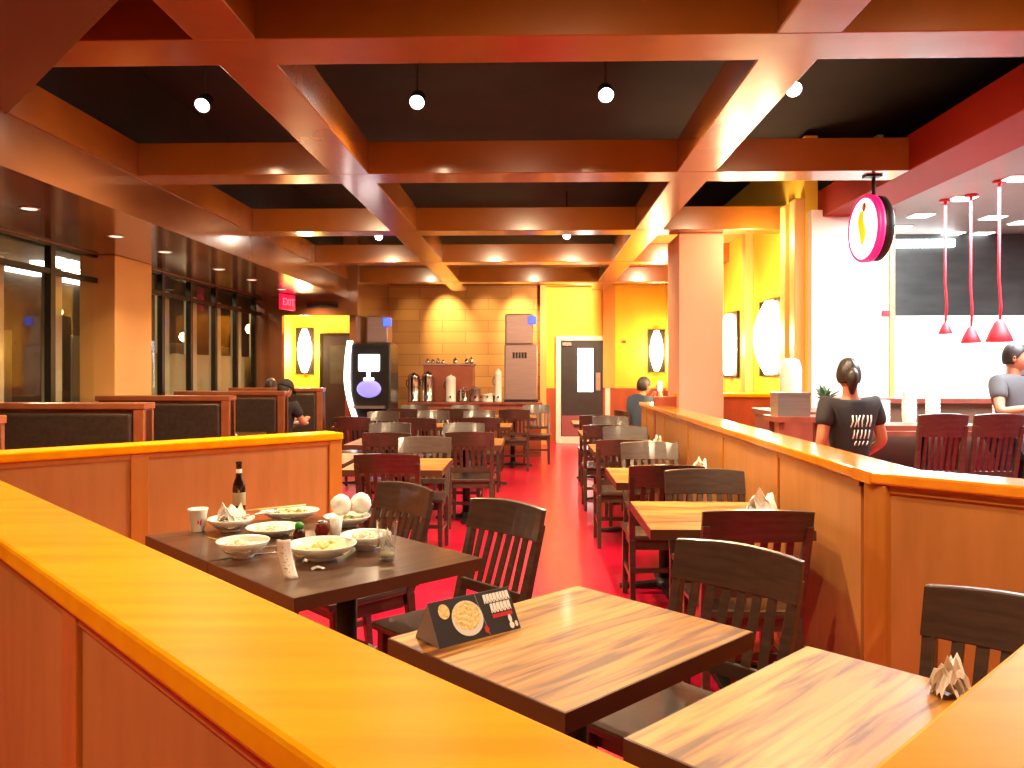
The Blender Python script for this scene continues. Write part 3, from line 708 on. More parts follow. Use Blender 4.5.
# fork and knife by the receipt
for k_, (px, py, rz, lb) in enumerate([(272, 548, 25, 'metal fork lying between the bowls, upper one'), (276, 554, 15, 'metal fork lying between the bowls, lower one')]):
    f = MB().tube([(-.09, 0, .003), (.03, 0, .006)], [.004, .0025])
    f.box((.03, -.010, .004), (.05, .010, .006))
    for q in range(4): f.box((.05, -.010+q*.0057, .004), (.085, -.0075+q*.0057, .006))
    f.build('fork', 'silver', loc=at(px, py, ZT), rot=(0, 0, R(rz)), label=lb, cat='fork')
MB().tube([(0, 0, .003), (.12, 0, .003)], .002).build('straw', 'bamboo', loc=at(208, 538, ZT), rot=(0, 0, R(-40)), label='thin stirring stick lying in front of the paper cup', cat='stick')
# ------------------------------------------------------------------ menu card (tent)
def tent():
    a = at(440, 649, ZT); b = at(521, 628, ZT); L = (b-a).length; d = (b-a).normalized(); W = .115; Hh = .100
    rz = math.atan2(d.y, d.x)
    t = empty('table_tent_card', (a.x, a.y, ZT), rz, label='black folded menu card with bowl photo standing on oak table', cat='menu card')
    # cross-section: front edge y=0, back edge y=W, ridge y=W*.5
    s = math.atan2(Hh, W/2); SL = math.hypot(Hh, W/2)
    MB().add([(0, 0, 0), (L, 0, 0), (L, W/2, Hh), (0, W/2, Hh)], [(0, 1, 2, 3)]).add([(0, W, 0), (L, W, 0), (L, W/2, Hh), (0, W/2, Hh)], [(0, 1, 2, 3)]).build('card', 'card_black', t).modifiers.new('t', 'SOLIDIFY').thickness = .0015
    MB().add([(-.0005, .002, .001), (-.0005, W-.002, .001), (-.0005, W/2, Hh-.002)], [(0, 1, 2)]).build('end_flap', 'card_grey', t, label='grey triangular end flap').modifiers.new('t', 'SOLIDIFY').thickness = .001
    def face(name, poly, mat, off=.0012, label=None):
        # poly given in (x along L, y up the slope)
        nrm = Vector((0, -math.sin(s), math.cos(s)))
        vs_ = [tuple(Vector((x, y*math.cos(s), y*math.sin(s)))+nrm*off) for x, y in poly]
        o = MB().add(vs_, [tuple(range(len(vs_)))]).build(name, mat, t, label=label); return o
    def circ(cx, cy, rx, ry, n=28): return [(cx+rx*math.cos(2*PI*k/n), cy+ry*math.sin(2*PI*k/n)) for k in range(n)]
    face('photo_bowl', circ(L*.40, SL*.50, L*.185, SL*.40), 'ceramic', .0014, 'printed white bowl')
    face('photo_food', circ(L*.40, SL*.56, L*.160, SL*.32), 'food_yellow', .0018, 'printed yellow noodles')
    face('photo_side_dish', circ(L*.15, SL*.75, L*.065, SL*.17), 'food_yellow', .0016, 'printed small round yellow dish')
    face('photo_panel', [(L*.60, SL*.02), (L*.61, SL*.02), (L*.56, SL*.98), (L*.55, SL*.98)], 'card_grey', .0012)
    face('red_text_bar', [(L*.70, SL*.36), (L*.95, SL*.36), (L*.95, SL*.45), (L*.70, SL*.45)], 'print_red', .0014, 'red printed line')
    face('red_mark', circ(L*.585, SL*.16, L*.03, SL*.10, 5), 'print_red', .0016, 'red printed mark')
    # two white block lines (too blurred to read in the photo: rows of heavy strokes)
    rnd = random.Random(3); x = L*.66
    for row, (xa, xb, y0, y1) in enumerate([(L*.645, L*.955, SL*.72, SL*.93), (L*.70, L*.955, SL*.48, SL*.70)]):
        mbp = []
        xx = xa
        while xx < xb-.006:
            wch = rnd.uniform(.008, .012)
            face('letter', [(xx, y0), (xx+wch*.35, y0), (xx+wch*.35, y0+(y1-y0)*.35), (xx+wch*.8, y0), (xx+wch, y0), (xx+wch, y1), (xx+wch*.1, y1), (xx, y0+(y1-y0)*.8)], 'paper', .0014)
            xx += wch+.0012
    face('logo_mark', circ(L*.90, SL*.28, L*.022, SL*.10, 12), 'paper', .0014); face('logo_mark', circ(L*.90, SL*.12, L*.03, SL*.08, 12), 'paper', .0015); face('logo_mark', circ(L*.96, SL*.13, L*.02, SL*.07, 12), 'cream', .0014)
tent()
crumple('napkin', uv(1.87, -.60, ZT), .07, .05, .10, 'paper', 'white crumpled paper on the bottom right oak table by the ledge', 'napkin', seed=21)
for (x, y, lb, sd) in [(1.12, 3.98, 'white folded napkins on the nearest small table by the right half wall', 4), (1.10, 5.40, 'white napkins on the second small table by the right half wall', 8), (1.08, 7.2, 'small white napkin on the third table by the right half wall', 12)]:
    crumple('napkin', (x, y, ZT), .12, .10, .12, 'cream' if sd > 4 else 'paper', lb, 'napkin', seed=sd)
crumple('napkin', (-1.70, 6.30, ZT), .25, .10, .03, 'paper', 'white napkins on the table left of the nearest middle table', 'napkin', seed=31)

# ------------------------------------------------------------------ lights in the ceiling
def make_spot_head():
    t = empty('track_light', cat='light')
    MB().tube([(0, 0, .05), (0, 0, .55)], .010).build('rod', 'iron', t)
    X = Matrix.Rotation(R(-50), 4, 'X')
    MB().lathe([(.035, .06), (.046, .04), (.052, -.06), (.048, -.06), (.044, -.045), (.001, -.045)], 18, X=X).build('lamp_can', 'black_plastic', t)
    MB().lathe([(.001, -.0755), (.025, -.070), (.040, -.060), (.043, -.050), (.001, -.0465)], 18, X=X).build('bulb_face', 'e_lamp', t, label='glowing bulb face')
    return t
tl = make_spot_head()
spots = [(-2.15, 5.17, 'glowing spotlight in the left dark coffer'), (-.75, 5.15, 'glowing spotlight left of centre in the middle dark coffer'), (.45, 5.05, 'glowing spotlight right of centre in the middle dark coffer'), (1.59, 4.98, 'glowing spotlight in the right dark coffer by the beam'),
         (-2.0, 10.3, 'small distant spotlight in the far left coffer'), (.42, 10.3, 'small distant spotlight in the far middle coffer')]
for i, (x, y, lb) in enumerate(spots):
    stamp(tl, i > 0, (x, y, 3.20), 0, lb, 'track spotlights hanging in the coffers')
    lamp('spot', 'SPOT', (x, y-.03, 3.10), 170 if i < 4 else 90, WARM2, (x*.9, y-.2, 0), size=.04, angle=165, blend=.9)
# added spots without fixtures, mostly hidden behind beams, to brighten beams and tables
for (x, y, pw) in [(-1.0, 1.9, 95), (.25, 1.9, 120), (1.35, 1.65, 120), (-2.0, 4.05, 28), (-.1, 4.05, 30), (1.9, 4.05, 28), (2.1, 2.3, 40), (-1.9, 6.6, 70), (-.1, 6.6, 70), (1.9, 6.6, 45), (-.6, 9.1, 60), (.6, 9.0, 60), (-2.2, 9.0, 55), (0, 11.6, 40), (-1.9, 11.6, 35), (1.9, 11.6, 80), (1.0, 14.2, 120), (1.9, 9.6, 80)]:
    lamp('spot', 'SPOT', (x, y, 3.1), pw, WARM2, (x, y+(2.2 if y > 3 else 1.1), 0), size=.05, angle=158, blend=.9)
# wall washers on the stone wall
for (x, pw) in [(-1.72, 260), (-.95, 60), (-.30, 170), (-2.4, 20)]:
    lamp('wall_washer', 'SPOT', (x-.15, 14.9, 3.35), pw, (1.0, .70, .30), (x+.05, 15.7, 2.35), size=.03, angle=50, blend=1.0)
# recessed booth lights
def make_down():
    t = empty('recessed_light', cat='light')
    MB().lathe([(.05, 0), (.062, -.006), (.068, 0)], 20).build('trim_ring', 'white_paint', t)
    MB().lathe([(.001, -.001), (.05, -.001), (.05, -.003), (.001, -.003)], 20).build('lens', 'e_dim', t, label='dim glowing lens')
    return t
dl = make_down()
names = ['nearest', 'second', 'third', 'fourth', 'fifth', 'farthest']
for i, yy in enumerate([5.55, 6.72, 7.62, 8.95, 10.0, 11.2]):
    stamp(dl, i > 0, (-3.56, yy, 2.589), 0, names[i]+' small recessed light in the brown ceiling over the booths', 'recessed lights over the booths')
    lamp('booth_light', 'SPOT', (-3.56, yy, 2.57), 26, WARM, (-3.56, yy, 0), size=.05, angle=120, blend=.9)
o = copy_tree(dl); o.location = (-2.62, 3.6, 2.884); o['label'] = 'small glowing recessed light at the left edge under the dark red soffit'; o['group'] = 'soffit light'
lamp('soffit_spot', 'SPOT', (-2.62, 3.6, 2.86), 90, WARM, (-2.6, 3.7, 0), size=.05, angle=130)
for (x, y, pw) in [(-1.4, .2, 80), (.6, -.6, 40), (-.2, -1.8, 40), (-2.3, .9, 80)]:  # added unseen fill spots around the camera, without fixtures
    lamp('soffit_spot', 'SPOT', (x, y, 2.86), pw, WARM2, (x, y+.1, 0), size=.06, angle=130, blend=.9)
lamp('entry_light', 'SPOT', (-3.4, 12.3, 2.57), 60, WARM, (-3.4, 12.3, 0), size=.05, angle=150, blend=.9)
lamp('alcove_light', 'POINT', (-3.7, 13.5, 2.7), 40, WARM2, size=.1)
# ------------------------------------------------------------------ sconces
def make_sconce(hw=.15, dp=.10):
    """on a wall, facing local -Y; origin at centre on the wall"""
    t = empty('wall_sconce', cat='wall lamp')
    f = MB(); f.box((-hw, -.02, -.42), (hw, 0, .42))
    for s in (-1, 1): f.box((s*hw-.012, -.035, -.42), (s*hw+.012, 0, .42))
    f.build('frame', 'iron', t)
    def fn(i, j):
        a = (i-.5)*2*1.2
        k = 1-.7*abs(2*j-1)**2
        return ((hw-.02)*k*math.sin(a)/math.sin(1.2), -.03-k*dp*1.57*(math.cos(a)-math.cos(1.2)), -.40+.80*j)
    MB().grid(fn, 12, 12).build('lamp_shade', 'e_sconce', t, label='glowing curved white shade')
    for z in (-.41, .40): MB().box((-.06, -.06, z), (.06, 0, z+.015)).build('bracket', 'iron', t)
    return t
sc0 = make_sconce(); sc1 = make_sconce(.40, .16)
def sconce(i, loc, rz, lb, pw, off):
    if i < 2: stamp(sc1, i > 0, loc, rz, lb, 'wide glowing sconces on the right wall')
    else: stamp(sc0, i > 2, loc, rz, lb, 'narrow glowing sconces')
    lamp('sconce_glow', 'POINT', Vector(loc)+Vector(off), pw, (1.0, .72, .32), size=.12)
sconce(0, (2.60, 8.78, 1.80), -PI/2, 'glowing sconce nearest on the yellow right wall', 24, (-.38, 0, 0))
sconce(1, (2.60, 10.60, 1.78), -PI/2, 'glowing sconce next to the square column on the yellow right wall', 24, (-.38, 0, 0))
sconce(2, (2.42, 15.90, 1.83), 0, 'glowing sconce on the far yellow wall right of the black door', 34, (0, -.3, 0))
sconce(3, (-4.18, 14.50, 1.80), 0, 'glowing sconce in the yellow alcove beyond the booths', 30, (.05, -.3, 0))
lamp('hall_light', 'SPOT', (1.0, 14.2, 3.12), 90, (1, .8, .45), (1.0, 15.9, 1.9), size=.05, angle=150, blend=.9)
lamp('column_light', 'POINT', (2.25, 8.1, 2.75), 16, (1, .8, .45), size=.1)
# ------------------------------------------------------------------ kitchen
MB().box((3.36, 8.95, 2.05), (8.0, 9.59, 2.949)).build('range_hood', 'hood_steel', label='long dark steel exhaust hood over the open kitchen', cat='hood')
ctr = empty('pass_counter', (0, 0, 0), label='brown topped kitchen pass counter behind the tall chairs', cat='counter')
MB().box((2.75, 7.20, 1.15), (8.0, 7.58, 1.20)).build('counter_top', 'counter_wood', ctr, bevel=.006)
MB().box((2.78, 7.26, 0), (8.0, 7.54, 1.15)).build('counter_front', 'brown_laminate', ctr)
# open pass: back line
bl = empty('cook_line', (0, 0, 0), label='white steel cook line unit along the kitchen back wall', cat='kitchen unit')
MB().box((3.6, 8.9, 0), (8.0, 9.55, .95)).build('cabinet', 'steel', bl); MB().box((3.6, 8.85, .95), (8, 9.58, 1.0)).build('worktop', 'steel', bl)
fz = empty('steel_refrigerator', (0, 0, 0), label='pale grey-blue steel refrigerator panel behind the cook', cat='refrigerator')
MB().box((5.20, 8.97, 1.0), (5.95, 9.55, 1.74)).build('door', 'steel', fz, bevel=.01); MB().tube([(5.28, 8.97, 1.1), (5.28, 8.93, 1.15), (5.28, 8.93, 1.6), (5.28, 8.97, 1.65)], .012).build('handle', 'silver', fz)
kl = empty('ceiling_panel_light', cat='light')
MB().box((-.10, -.10, -.008), (.10, .10, 0)).build('frame', 'white_paint', kl); MB().box((-.09, -.09, -.012), (.09, .09, -.0085)).build('diffuser', 'e_kitchen', kl, label='bright white diffuser')
for i, (px, py, lb) in enumerate([(900, 227, 'square kitchen ceiling light nearest the round sign'), (921, 215, 'square kitchen ceiling light second from the round sign'), (962, 198, 'square kitchen ceiling light above the red cords'), (1017, 178, 'square kitchen ceiling light at the right edge'), (953, 233, 'lower left square kitchen light in the back row'), (993, 217, 'square kitchen light above the rightmost red cord'), (982, 233, 'reflected kitchen light built as a square light, middle of the back row'), (1022, 222, 'square kitchen light cut by right edge in the back row')]):  # the middle back-row one is only a reflection, modelled as a light
    q = at(px, py, 2.95); stamp(kl, i > 0, (q.x, q.y, 2.95), 0, lb, 'square kitchen ceiling lights')
MB().box((3.6, 8.87, 2.80), (4.6, 8.95, 2.88)).build('tube_light', 'e_kitchen', label='long pale tube light along the top of the steel hood', cat='light')
# heat lamps
def make_heat():
    t = empty('heat_lamp', cat='heat lamp')
    MB().lathe([(.095, 0), (.097, .004), (.070, .075), (.040, .14), (.022, .165), (.012, .17), (.001, .17)], 24).build('lamp_shade', 'red_enamel', t)
    MB().tube([(0, 0, .10), (.01, 0, .30), (-.004, 0, .5), (0, 0, 1.30)], .011).build('cord', 'red_enamel', t)
    MB().lathe([(.001, .03), (.035, .03), (.035, .05), (.001, .07)], 14).build('bulb', 'e_lamp', t)
    MB().lathe([(.05, 1.285), (.05, 1.30)], 16).build('ceiling_mount', 'red_enamel', t)
    return t
hl = make_heat()
for i, (px, py, yy, lb) in enumerate([(945.5, 334, 7.15, 'small red heat lamp, leftmost of the three'), (971, 343, 6.95, 'red heat lamp in the middle of the three'), (999.5, 342, 6.45, 'largest red heat lamp, rightmost of the three')]):
    q = aty(px, py, yy); s_ = (2.95-q.z)/1.30; sh_ = (.62, .85, 1.05)[i]
    o = stamp(hl, i > 0, q, 0, lb, 'red heat lamps over the kitchen pass')
    for c in o.children:
        if c.name.startswith(('cord', 'ceiling_mount')): c.scale.z = s_ if c.name.startswith('cord') else 1
        if c.name.startswith('ceiling_mount'): c.location.z = 1.30*(s_-1)
    for c in o.children:
        if c.name.startswith(('lamp_shade', 'bulb')): c.scale = (sh_, sh_, sh_)
# round lit sign
def sign():
    c = aty(871, 229, 6.03); r = .25
    t = empty('round_sign', (c.x, c.y, c.z), R(3), label='round white lit sign with pink rim hanging from the beam', cat='sign')
    X = Matrix.Rotation(-PI/2, 4, 'Y')
    MB().lathe([(.001, .05), (r*.945, .05), (r*.945, .06), (r*.80, .066), (.001, .068)], 40, X=X).build('sign_face', 'e_sign', t, label='glowing white round face')
    MB().lathe([(r*.94, .045), (r, .045), (r*1.0, .055), (r*.97, .066), (r*.94, .062)], 40, X=X).build('neon_rim', 'e_pink', t, label='glowing pink rim')
    MB().lathe([(r*.9, .005), (r, .01), (r, .045), (r*.9, .045)], 40, X=X).build('rim_band', 'e_pink', t)
    MB().lathe([(.001, -.065), (r*.92, -.065), (r*.97, -.055), (r*.97, .005), (.001, .005)], 40, X=X).build('housing', 'iron', t)
    z = lambda y, zz: (-.0705, y, zz)
    pts = [(.00, .13), (.02, .06), (-.005, .0), (-.02, -.06), (.0, -.12)]
    wds = [.035, .05, .055, .05, .02]
    vs_ = [(-.0705, p[0]*1-w_, p[1]) for p, w_ in zip(pts, wds)]+[(-.0705, p[0]+w_, p[1]) for p, w_ in reversed(list(zip(pts, wds)))]
    MB().add(vs_, [tuple(range(len(vs_)))]).build('yellow_emblem', 'yellow_ink', t, label='tall curved yellow emblem')
    MB().add([(-.071, -.04+.035*math.cos(a*PI/6), .155+.035*math.sin(a*PI/6)) for a in range(12)], [tuple(range(12))]).build('orange_dot', 'poster_orange', t)
    MB().tube([(0.02, 0, r*.98), (0.02, 0, 2.899-c.z)], .014).build('hanging_rod', 'iron', t)
    MB().box((-.05, -.04, 2.885-c.z), (.07, .04, 2.896-c.z)).build('mount_plate', 'iron', t)
sign()
# exit sign
def exit_sign():
    t = empty('exit_sign', (-3.70, 11.9, 2.46), R(74), label='red glowing exit sign hanging under the booth ceiling', cat='exit sign')
    MB().box((-.18, -.025, -.11), (.18, .025, .12)).build('housing', 'e_exit', t, bevel=.006)
    MB().box((-.02, -.02, .115), (.02, .02, .13)).build('mount', 'iron', t)
    cu = bpy.data.curves.new('exit_text', 'FONT'); cu.body = 'EXIT'; cu.size = .15; cu.align_x = 'CENTER'; cu.align_y = 'CENTER'; cu.extrude = .002
    tmp = bpy.data.objects.new('tmp', cu); COL.objects.link(tmp)
    me = bpy.data.meshes.new_from_object(tmp.evaluated_get(bpy.context.evaluated_depsgraph_get())); bpy.data.objects.remove(tmp)
    me.materials.clear(); me.materials.append(M['e_exit_text'])
    o = bpy.data.objects.new('letters', me); COL.objects.link(o); o.parent = t; o.location = (0, -.027, 0); o.rotation_euler = (PI/2, 0, 0)
exit_sign()
MB().box((-3.60, 12.585, 2.44), (-3.10, 12.6, 2.50)).box((-3.60, 12.585, 2.52), (-3.10, 12.6, 2.53)).build('air_vent', 'iron', label='dark slot vent in the header beyond the booths', cat='vent')
# ------------------------------------------------------------------ far counter & machines
dc = empty('drinks_counter', (0, 0, 0), label='long red-brown drinks counter before the stone wall', cat='counter')
MB().box((-2.12, 13.32, .87), (.14, 14.2, .91)).build('counter_top', 'counter_wood', dc, bevel=.006)
MB().box((-2.10, 13.36, 0), (.12, 14.15, .87)).build('cabinet', 'counter_wood', dc)
for k_ in range(4): MB().box((-2.06+k_*.55, 13.345, .08), (-2.06+k_*.55+.51, 13.36, .82)).build('door', 'box_wood', dc, bevel=.006)
def tower(x0, x1, y0, y1, z0, z1, zm, lb, side):
    t = empty('steel_dispenser', ((x0+x1)/2, (y0+y1)/2, z0), label=lb, cat='dispenser'); wx, wy = (x1-x0)/2, (y1-y0)/2
    MB().box((-wx, -wy, .03), (wx, wy, zm-z0)).build('lower_body', 'warm_steel', t, bevel=.02)
    MB().box((-wx+.01, -wy+.03, zm-z0), (wx-.08, wy-.02, z1-z0)).build('hopper', 'warm_steel', t, bevel=.03, seg=4)
    MB().box((wx-.16, -wy-.02, z1-z0-.18), (wx-.02, -wy+.03, z1-z0-.04)).build('blue_light', 'e_blue', t, bevel=.02, label='blue glowing light')
    for k_ in range(5): MB().box((-wx+.14+k_*.05, -wy-.003, (zm-z0)*.76), (-wx+.175+k_*.05, -wy, (zm-z0)*.76+.10)).build('letter', 'black_plastic', t)
    MB().box((-wx-.01, -wy-.01, 0), (wx+.01, wy+.01, .03)).build('foot', 'black_plastic', t)
tower(-.50, .06, 13.5, 14.05, .91, 2.40, 1.88, 'tall steel ice dispenser tower standing on the right end of the counter', 1)
tower(-2.82, -2.36, 13.3, 13.75, .0, 2.36, 1.90, 'tall steel dispenser tower behind the glowing soda machine', 1)
# brown cabinet on counter with silver things on top
bx = empty('display_cabinet', (-1.47, 13.90, .91), label='reddish brown open cabinet standing on the drinks counter', cat='cabinet')
MB().box((-.43, -.20, 0), (.43, .20, .62)).build('cabinet', 'box_wood', bx, bevel=.01)
MB().box((-.45, -.22, .62), (.45, .22, .65)).build('top_board', 'warm_steel', bx, bevel=.006)
for k_, (dx, h) in enumerate([(-.38, .09), (-.29, .08), (-.20, .10), (-.11, .07), (.10, .11), (.30, .09), (.38, .12)]):
    MB().lathe([(.02, 0), (.035, .01), (.035, h*.7), (.012, h*.8), (.012, h)], 12).build('small_bottle', 'silver', loc=(-1.47+dx, 13.88, 1.56), label='small silver bottle on the brown cabinet, %s from the left' % ['first', 'second', 'third', 'fourth', 'fifth', 'sixth', 'seventh'][k_], cat='bottle', group='bottles on the brown cabinet')
def urn(x, y, r, h, lb, mat='silver'):
    t = empty('tea_urn', (x, y, .91), label=lb, cat='urn')
    MB().lathe([(r*1.05, 0), (r*1.05, .03), (r, .04), (r, h*.82), (r*1.03, h*.83), (r*1.03, h*.87), (r*.7, h*.95), (r*.2, h*.97), (.02, h), (.001, h)], 20).build('body', mat, t)
    MB().tube([(0, -r, .10), (0, -r-.05, .10), (0, -r-.05, .07)], .012).build('tap', 'black_plastic', t)
    MB().tube([(-r, 0, h*.5), (-r-.03, 0, h*.55), (-r-.03, 0, h*.7), (-r, 0, h*.75)], .008).build('handle', 'black_plastic', t)
for (x, r, h, lb, m_) in [(-2.06, .10, .50, 'tall polished tea urn at the left end of the counter', 'silver'), (-1.98+.20, .0001, .0001, '', '')][:1] + [(-1.82, .10, .52, 'second polished tea urn, left of the brown cabinet', 'silver')]:
    urn(x+.02, 13.55, r, h, lb, m_)
for (x, r, h, lb, m_) in [(-1.40, .085, .46, 'white coffee urn before the brown cabinet', 'ceramic'), (-1.18, .07, .24, 'low silver canister right before the brown cabinet', 'silver'), (-.98, .08, .26, 'silver canister at the right foot of the brown cabinet', 'warm_steel'), (-.78, .09, .14, 'low white canister in the middle of the counter', 'ceramic'), (-.60, .06, .56, 'tall slim white dispenser left of the steel ice tower', 'ceramic')]:
    urn(x, 13.46, r, h, lb, m_)
ck = empty('cup_rack', (-.74, 13.75, .91), label='small black rack under a white lid on the counter', cat='rack')
MB().box((-.09, -.06, 0), (.09, .06, .10)).build('rack', 'black_plastic', ck); MB().lathe([(.08, .10), (.07, .14), (.001, .15)], 16).build('lid', 'ceramic', ck)
# soda machine
def soda():
    t = empty('soda_machine', (-2.52, 12.25, 0), label='tall black self-serve soda machine with white glowing curved edge', cat='soda machine')
    MB().box((-.31, .0, .05), (.31, .75, 1.86)).build('cabinet', 'black_plastic', t, bevel=.03, seg=3)
    # curved white light strip at the left
    mb = MB(); N = 16; vs_ = []; fs = []
    for k_ in range(N+1):
        z = .72+1.18*k_/N; u = k_/N*2-1; x = -.375+.06*(1-(1-u*u))-.0; x = -.36+.13*(max(0, -u))**1.6+.05*(max(0, u))**2
        for dx, dy in ((-.035, -.06), (.035, -.06), (.035, .05), (-.035, .05)): vs_.append((x+dx, dy, z))
    for k_ in range(N):
        for q in range(4): fs.append((k_*4+q, k_*4+(q+1) % 4, (k_+1)*4+(q+1) % 4, (k_+1)*4+q))
    fs += [(3, 2, 1, 0), (N*4, N*4+1, N*4+2, N*4+3)]
    mb.add(vs_, fs).build('light_strip', 'e_white', t, label='white glowing curved edge strip')
    MB().box((-.18, -.035, 1.43), (.15, -.001, 1.69)).build('screen', 'e_white', t, bevel=.02, label='bright white screen')
    MB().box((-.05, -.03, 1.33), (.0, -.001, 1.43)).box((-.10, -.03, 1.29), (.06, -.001, 1.33)).build('nozzle_block', 'e_white', t, bevel=.008)
    MB().lathe([(.001, -.012), (.12, -.012), (.175, 0), (.19, .02), (.175, .03)], 32, X=Matrix.Translation((0-.02, -.02, 1.16)) @ Matrix.Rotation(PI/2, 4, 'X') @ Matrix.Scale(.72, 4, (0, 1, 0)) @ Matrix.Rotation(PI, 4, 'X') ).build('glowing_bowl', 'e_orb', t, label='blue-violet glowing round bowl')
    MB().box((-.24, -.12, .86), (.24, .0, .90)).build('drip_tray', 'steel', t)
    MB().box((-.29, .02, 0), (.29, .72, .05)).build('plinth', 'iron', t)
soda()
pf = empty('wall_poster', (-3.34, 14.40, 1.5), label='narrow orange poster on a stand beside the alcove door', cat='poster')
MB().box((-.07, 0, -.27), (.07, .01, .27)).build('sheet', 'poster_orange', pf)
for z in (-.18, -.08, .06, .16): MB().box((-.03, -.003, z), (.03, 0, z+.03)).build('print_mark', 'print_red', pf)
MB().box((-.08, .01, -1.5), (.08, .02, .28)).build('stand', 'counter_wood', pf)
st = MB().box((.40+1.35, 15.885, 1.98), (.47+1.35, 15.9, 2.03)).build('fire_alarm', 'print_red', label='small red fire alarm box on the yellow wall right of the door', cat='alarm')
MB().box((3.27, 7.605, 1.96), (3.35, 7.62, 2.01)).build('wall_switch', 'print_red', label='small red switch box on the bright white kitchen wall', cat='switch box')
# condiment station behind the half wall
cs = empty('service_station', (0, 0, 0), label='dark brown service cabinet under the bright sconces', cat='cabinet')
MB().box((2.02, 6.75, 1.05), (2.72, 7.5, 1.10)).build('top', 'counter_wood', cs, bevel=.006); MB().box((2.05, 6.78, 0), (2.70, 7.48, 1.05)).build('cabinet', 'counter_wood', cs)
MB().lathe([(.075, 0), (.085, .02), (.09, .36), (.07, .43), (.04, .45), (.001, .45)], 24).build('white_canister', 'ceramic', loc=(2.21, 6.95, 1.10), label='tall white rounded canister glowing under the nearest sconce', cat='canister')
MB().box((-.12, -.1, 0), (.12, .1, .16)).box((-.125, -.105, .16), (.125, .105, .18)).build('steel_bin', 'steel', loc=(1.95, 6.15, 1.10), label='small grey steel bin left of the white canister', cat='bin')
MB().box((1.80, 6.0, 1.06), (2.25, 6.35, 1.10)).box((1.83, 6.03, 0), (1.87, 6.07, 1.06)).box((2.18, 6.03, 0), (2.22, 6.07, 1.06)).box((1.83, 6.28, 0), (1.87, 6.32, 1.06)).box((2.18, 6.28, 0), (2.22, 6.32, 1.06)).build('side_stand', 'counter_wood', label='narrow dark stand carrying the grey steel bin', cat='stand')
pl = empty('potted_plant', (2.48, 6.90, 1.10), label='small dark green potted plant left of the standing person', cat='plant')
MB().lathe([(.05, 0), (.07, .10), (.06, .10), (.001, .09)], 16).build('pot', 'ceramic', pl)
lf = MB(); rnd = random.Random(5)
for k_ in range(22):
    a = rnd.uniform(0, 6.28); L = rnd.uniform(.10, .2); e = rnd.uniform(.4, 1.3)
    d = Vector((math.cos(a)*math.cos(e), math.sin(a)*math.cos(e), math.sin(e))); sdv = Vector((-math.sin(a), math.cos(a), 0))*.022
    p0 = Vector((0, 0, .09)); p1 = p0+d*L*.5; p2 = p0+d*L+Vector((0, 0, -.02))
    lf.add([tuple(p0), tuple(p1+sdv), tuple(p2), tuple(p1-sdv)], [(0, 1, 2, 3)])
lf.build('leaves', 'leaf', pl).modifiers.new('s', 'SOLIDIFY').thickness = .002
for i, (x, h, r, lb) in enumerate([(3.00, .26, .055, 'stack of white paper cups just right of the standing person'), (3.22, .34, .06, 'tall stack of white cups on the kitchen pass, middle one'), (3.42, .30, .06, 'stack of white cups on the pass behind the first tall chair'), (4.00, .22, .07, 'low stack of pale cups on the pass, rightmost one')]):
    mb = MB(); k_ = 0; z = 0
    mb.lathe([(r*.75, 0), (r, h*.4)] + [(r*(1.0 if q % 2 else .95), h*.4+h*.6*q/10) for q in range(1, 11)] + [(.001, h)], 20, smooth=False)
    mb.build('cup_stack', 'paper', loc=(x, 6.96, .93), label=lb, cat='cups', group='cup stacks')
MB().box((2.78, 6.84, .89), (4.6, 7.19, .93)).box((2.78, 6.88, 0), (2.83, 7.15, .89)).box((4.55, 6.88, 0), (4.6, 7.15, .89)).box((3.6, 6.88, 0), (3.65, 7.15, .89)).build('cup_shelf', 'counter_wood', label='low brown shelf carrying the cup stacks before the kitchen pass', cat='shelf')
bb = empty('dining_bar_table', (3.1, 6.47, 0), label='tall dark table in front of the three tall chairs', cat='table')
MB().box((-.40, -.22, .98), (.42, .22, 1.02)).build('table_top', 'counter_wood', bb); MB().lathe([(.25, 0), (.25, .02), (.04, .05), (.04, .98)], 18).build('pedestal', 'iron', bb)

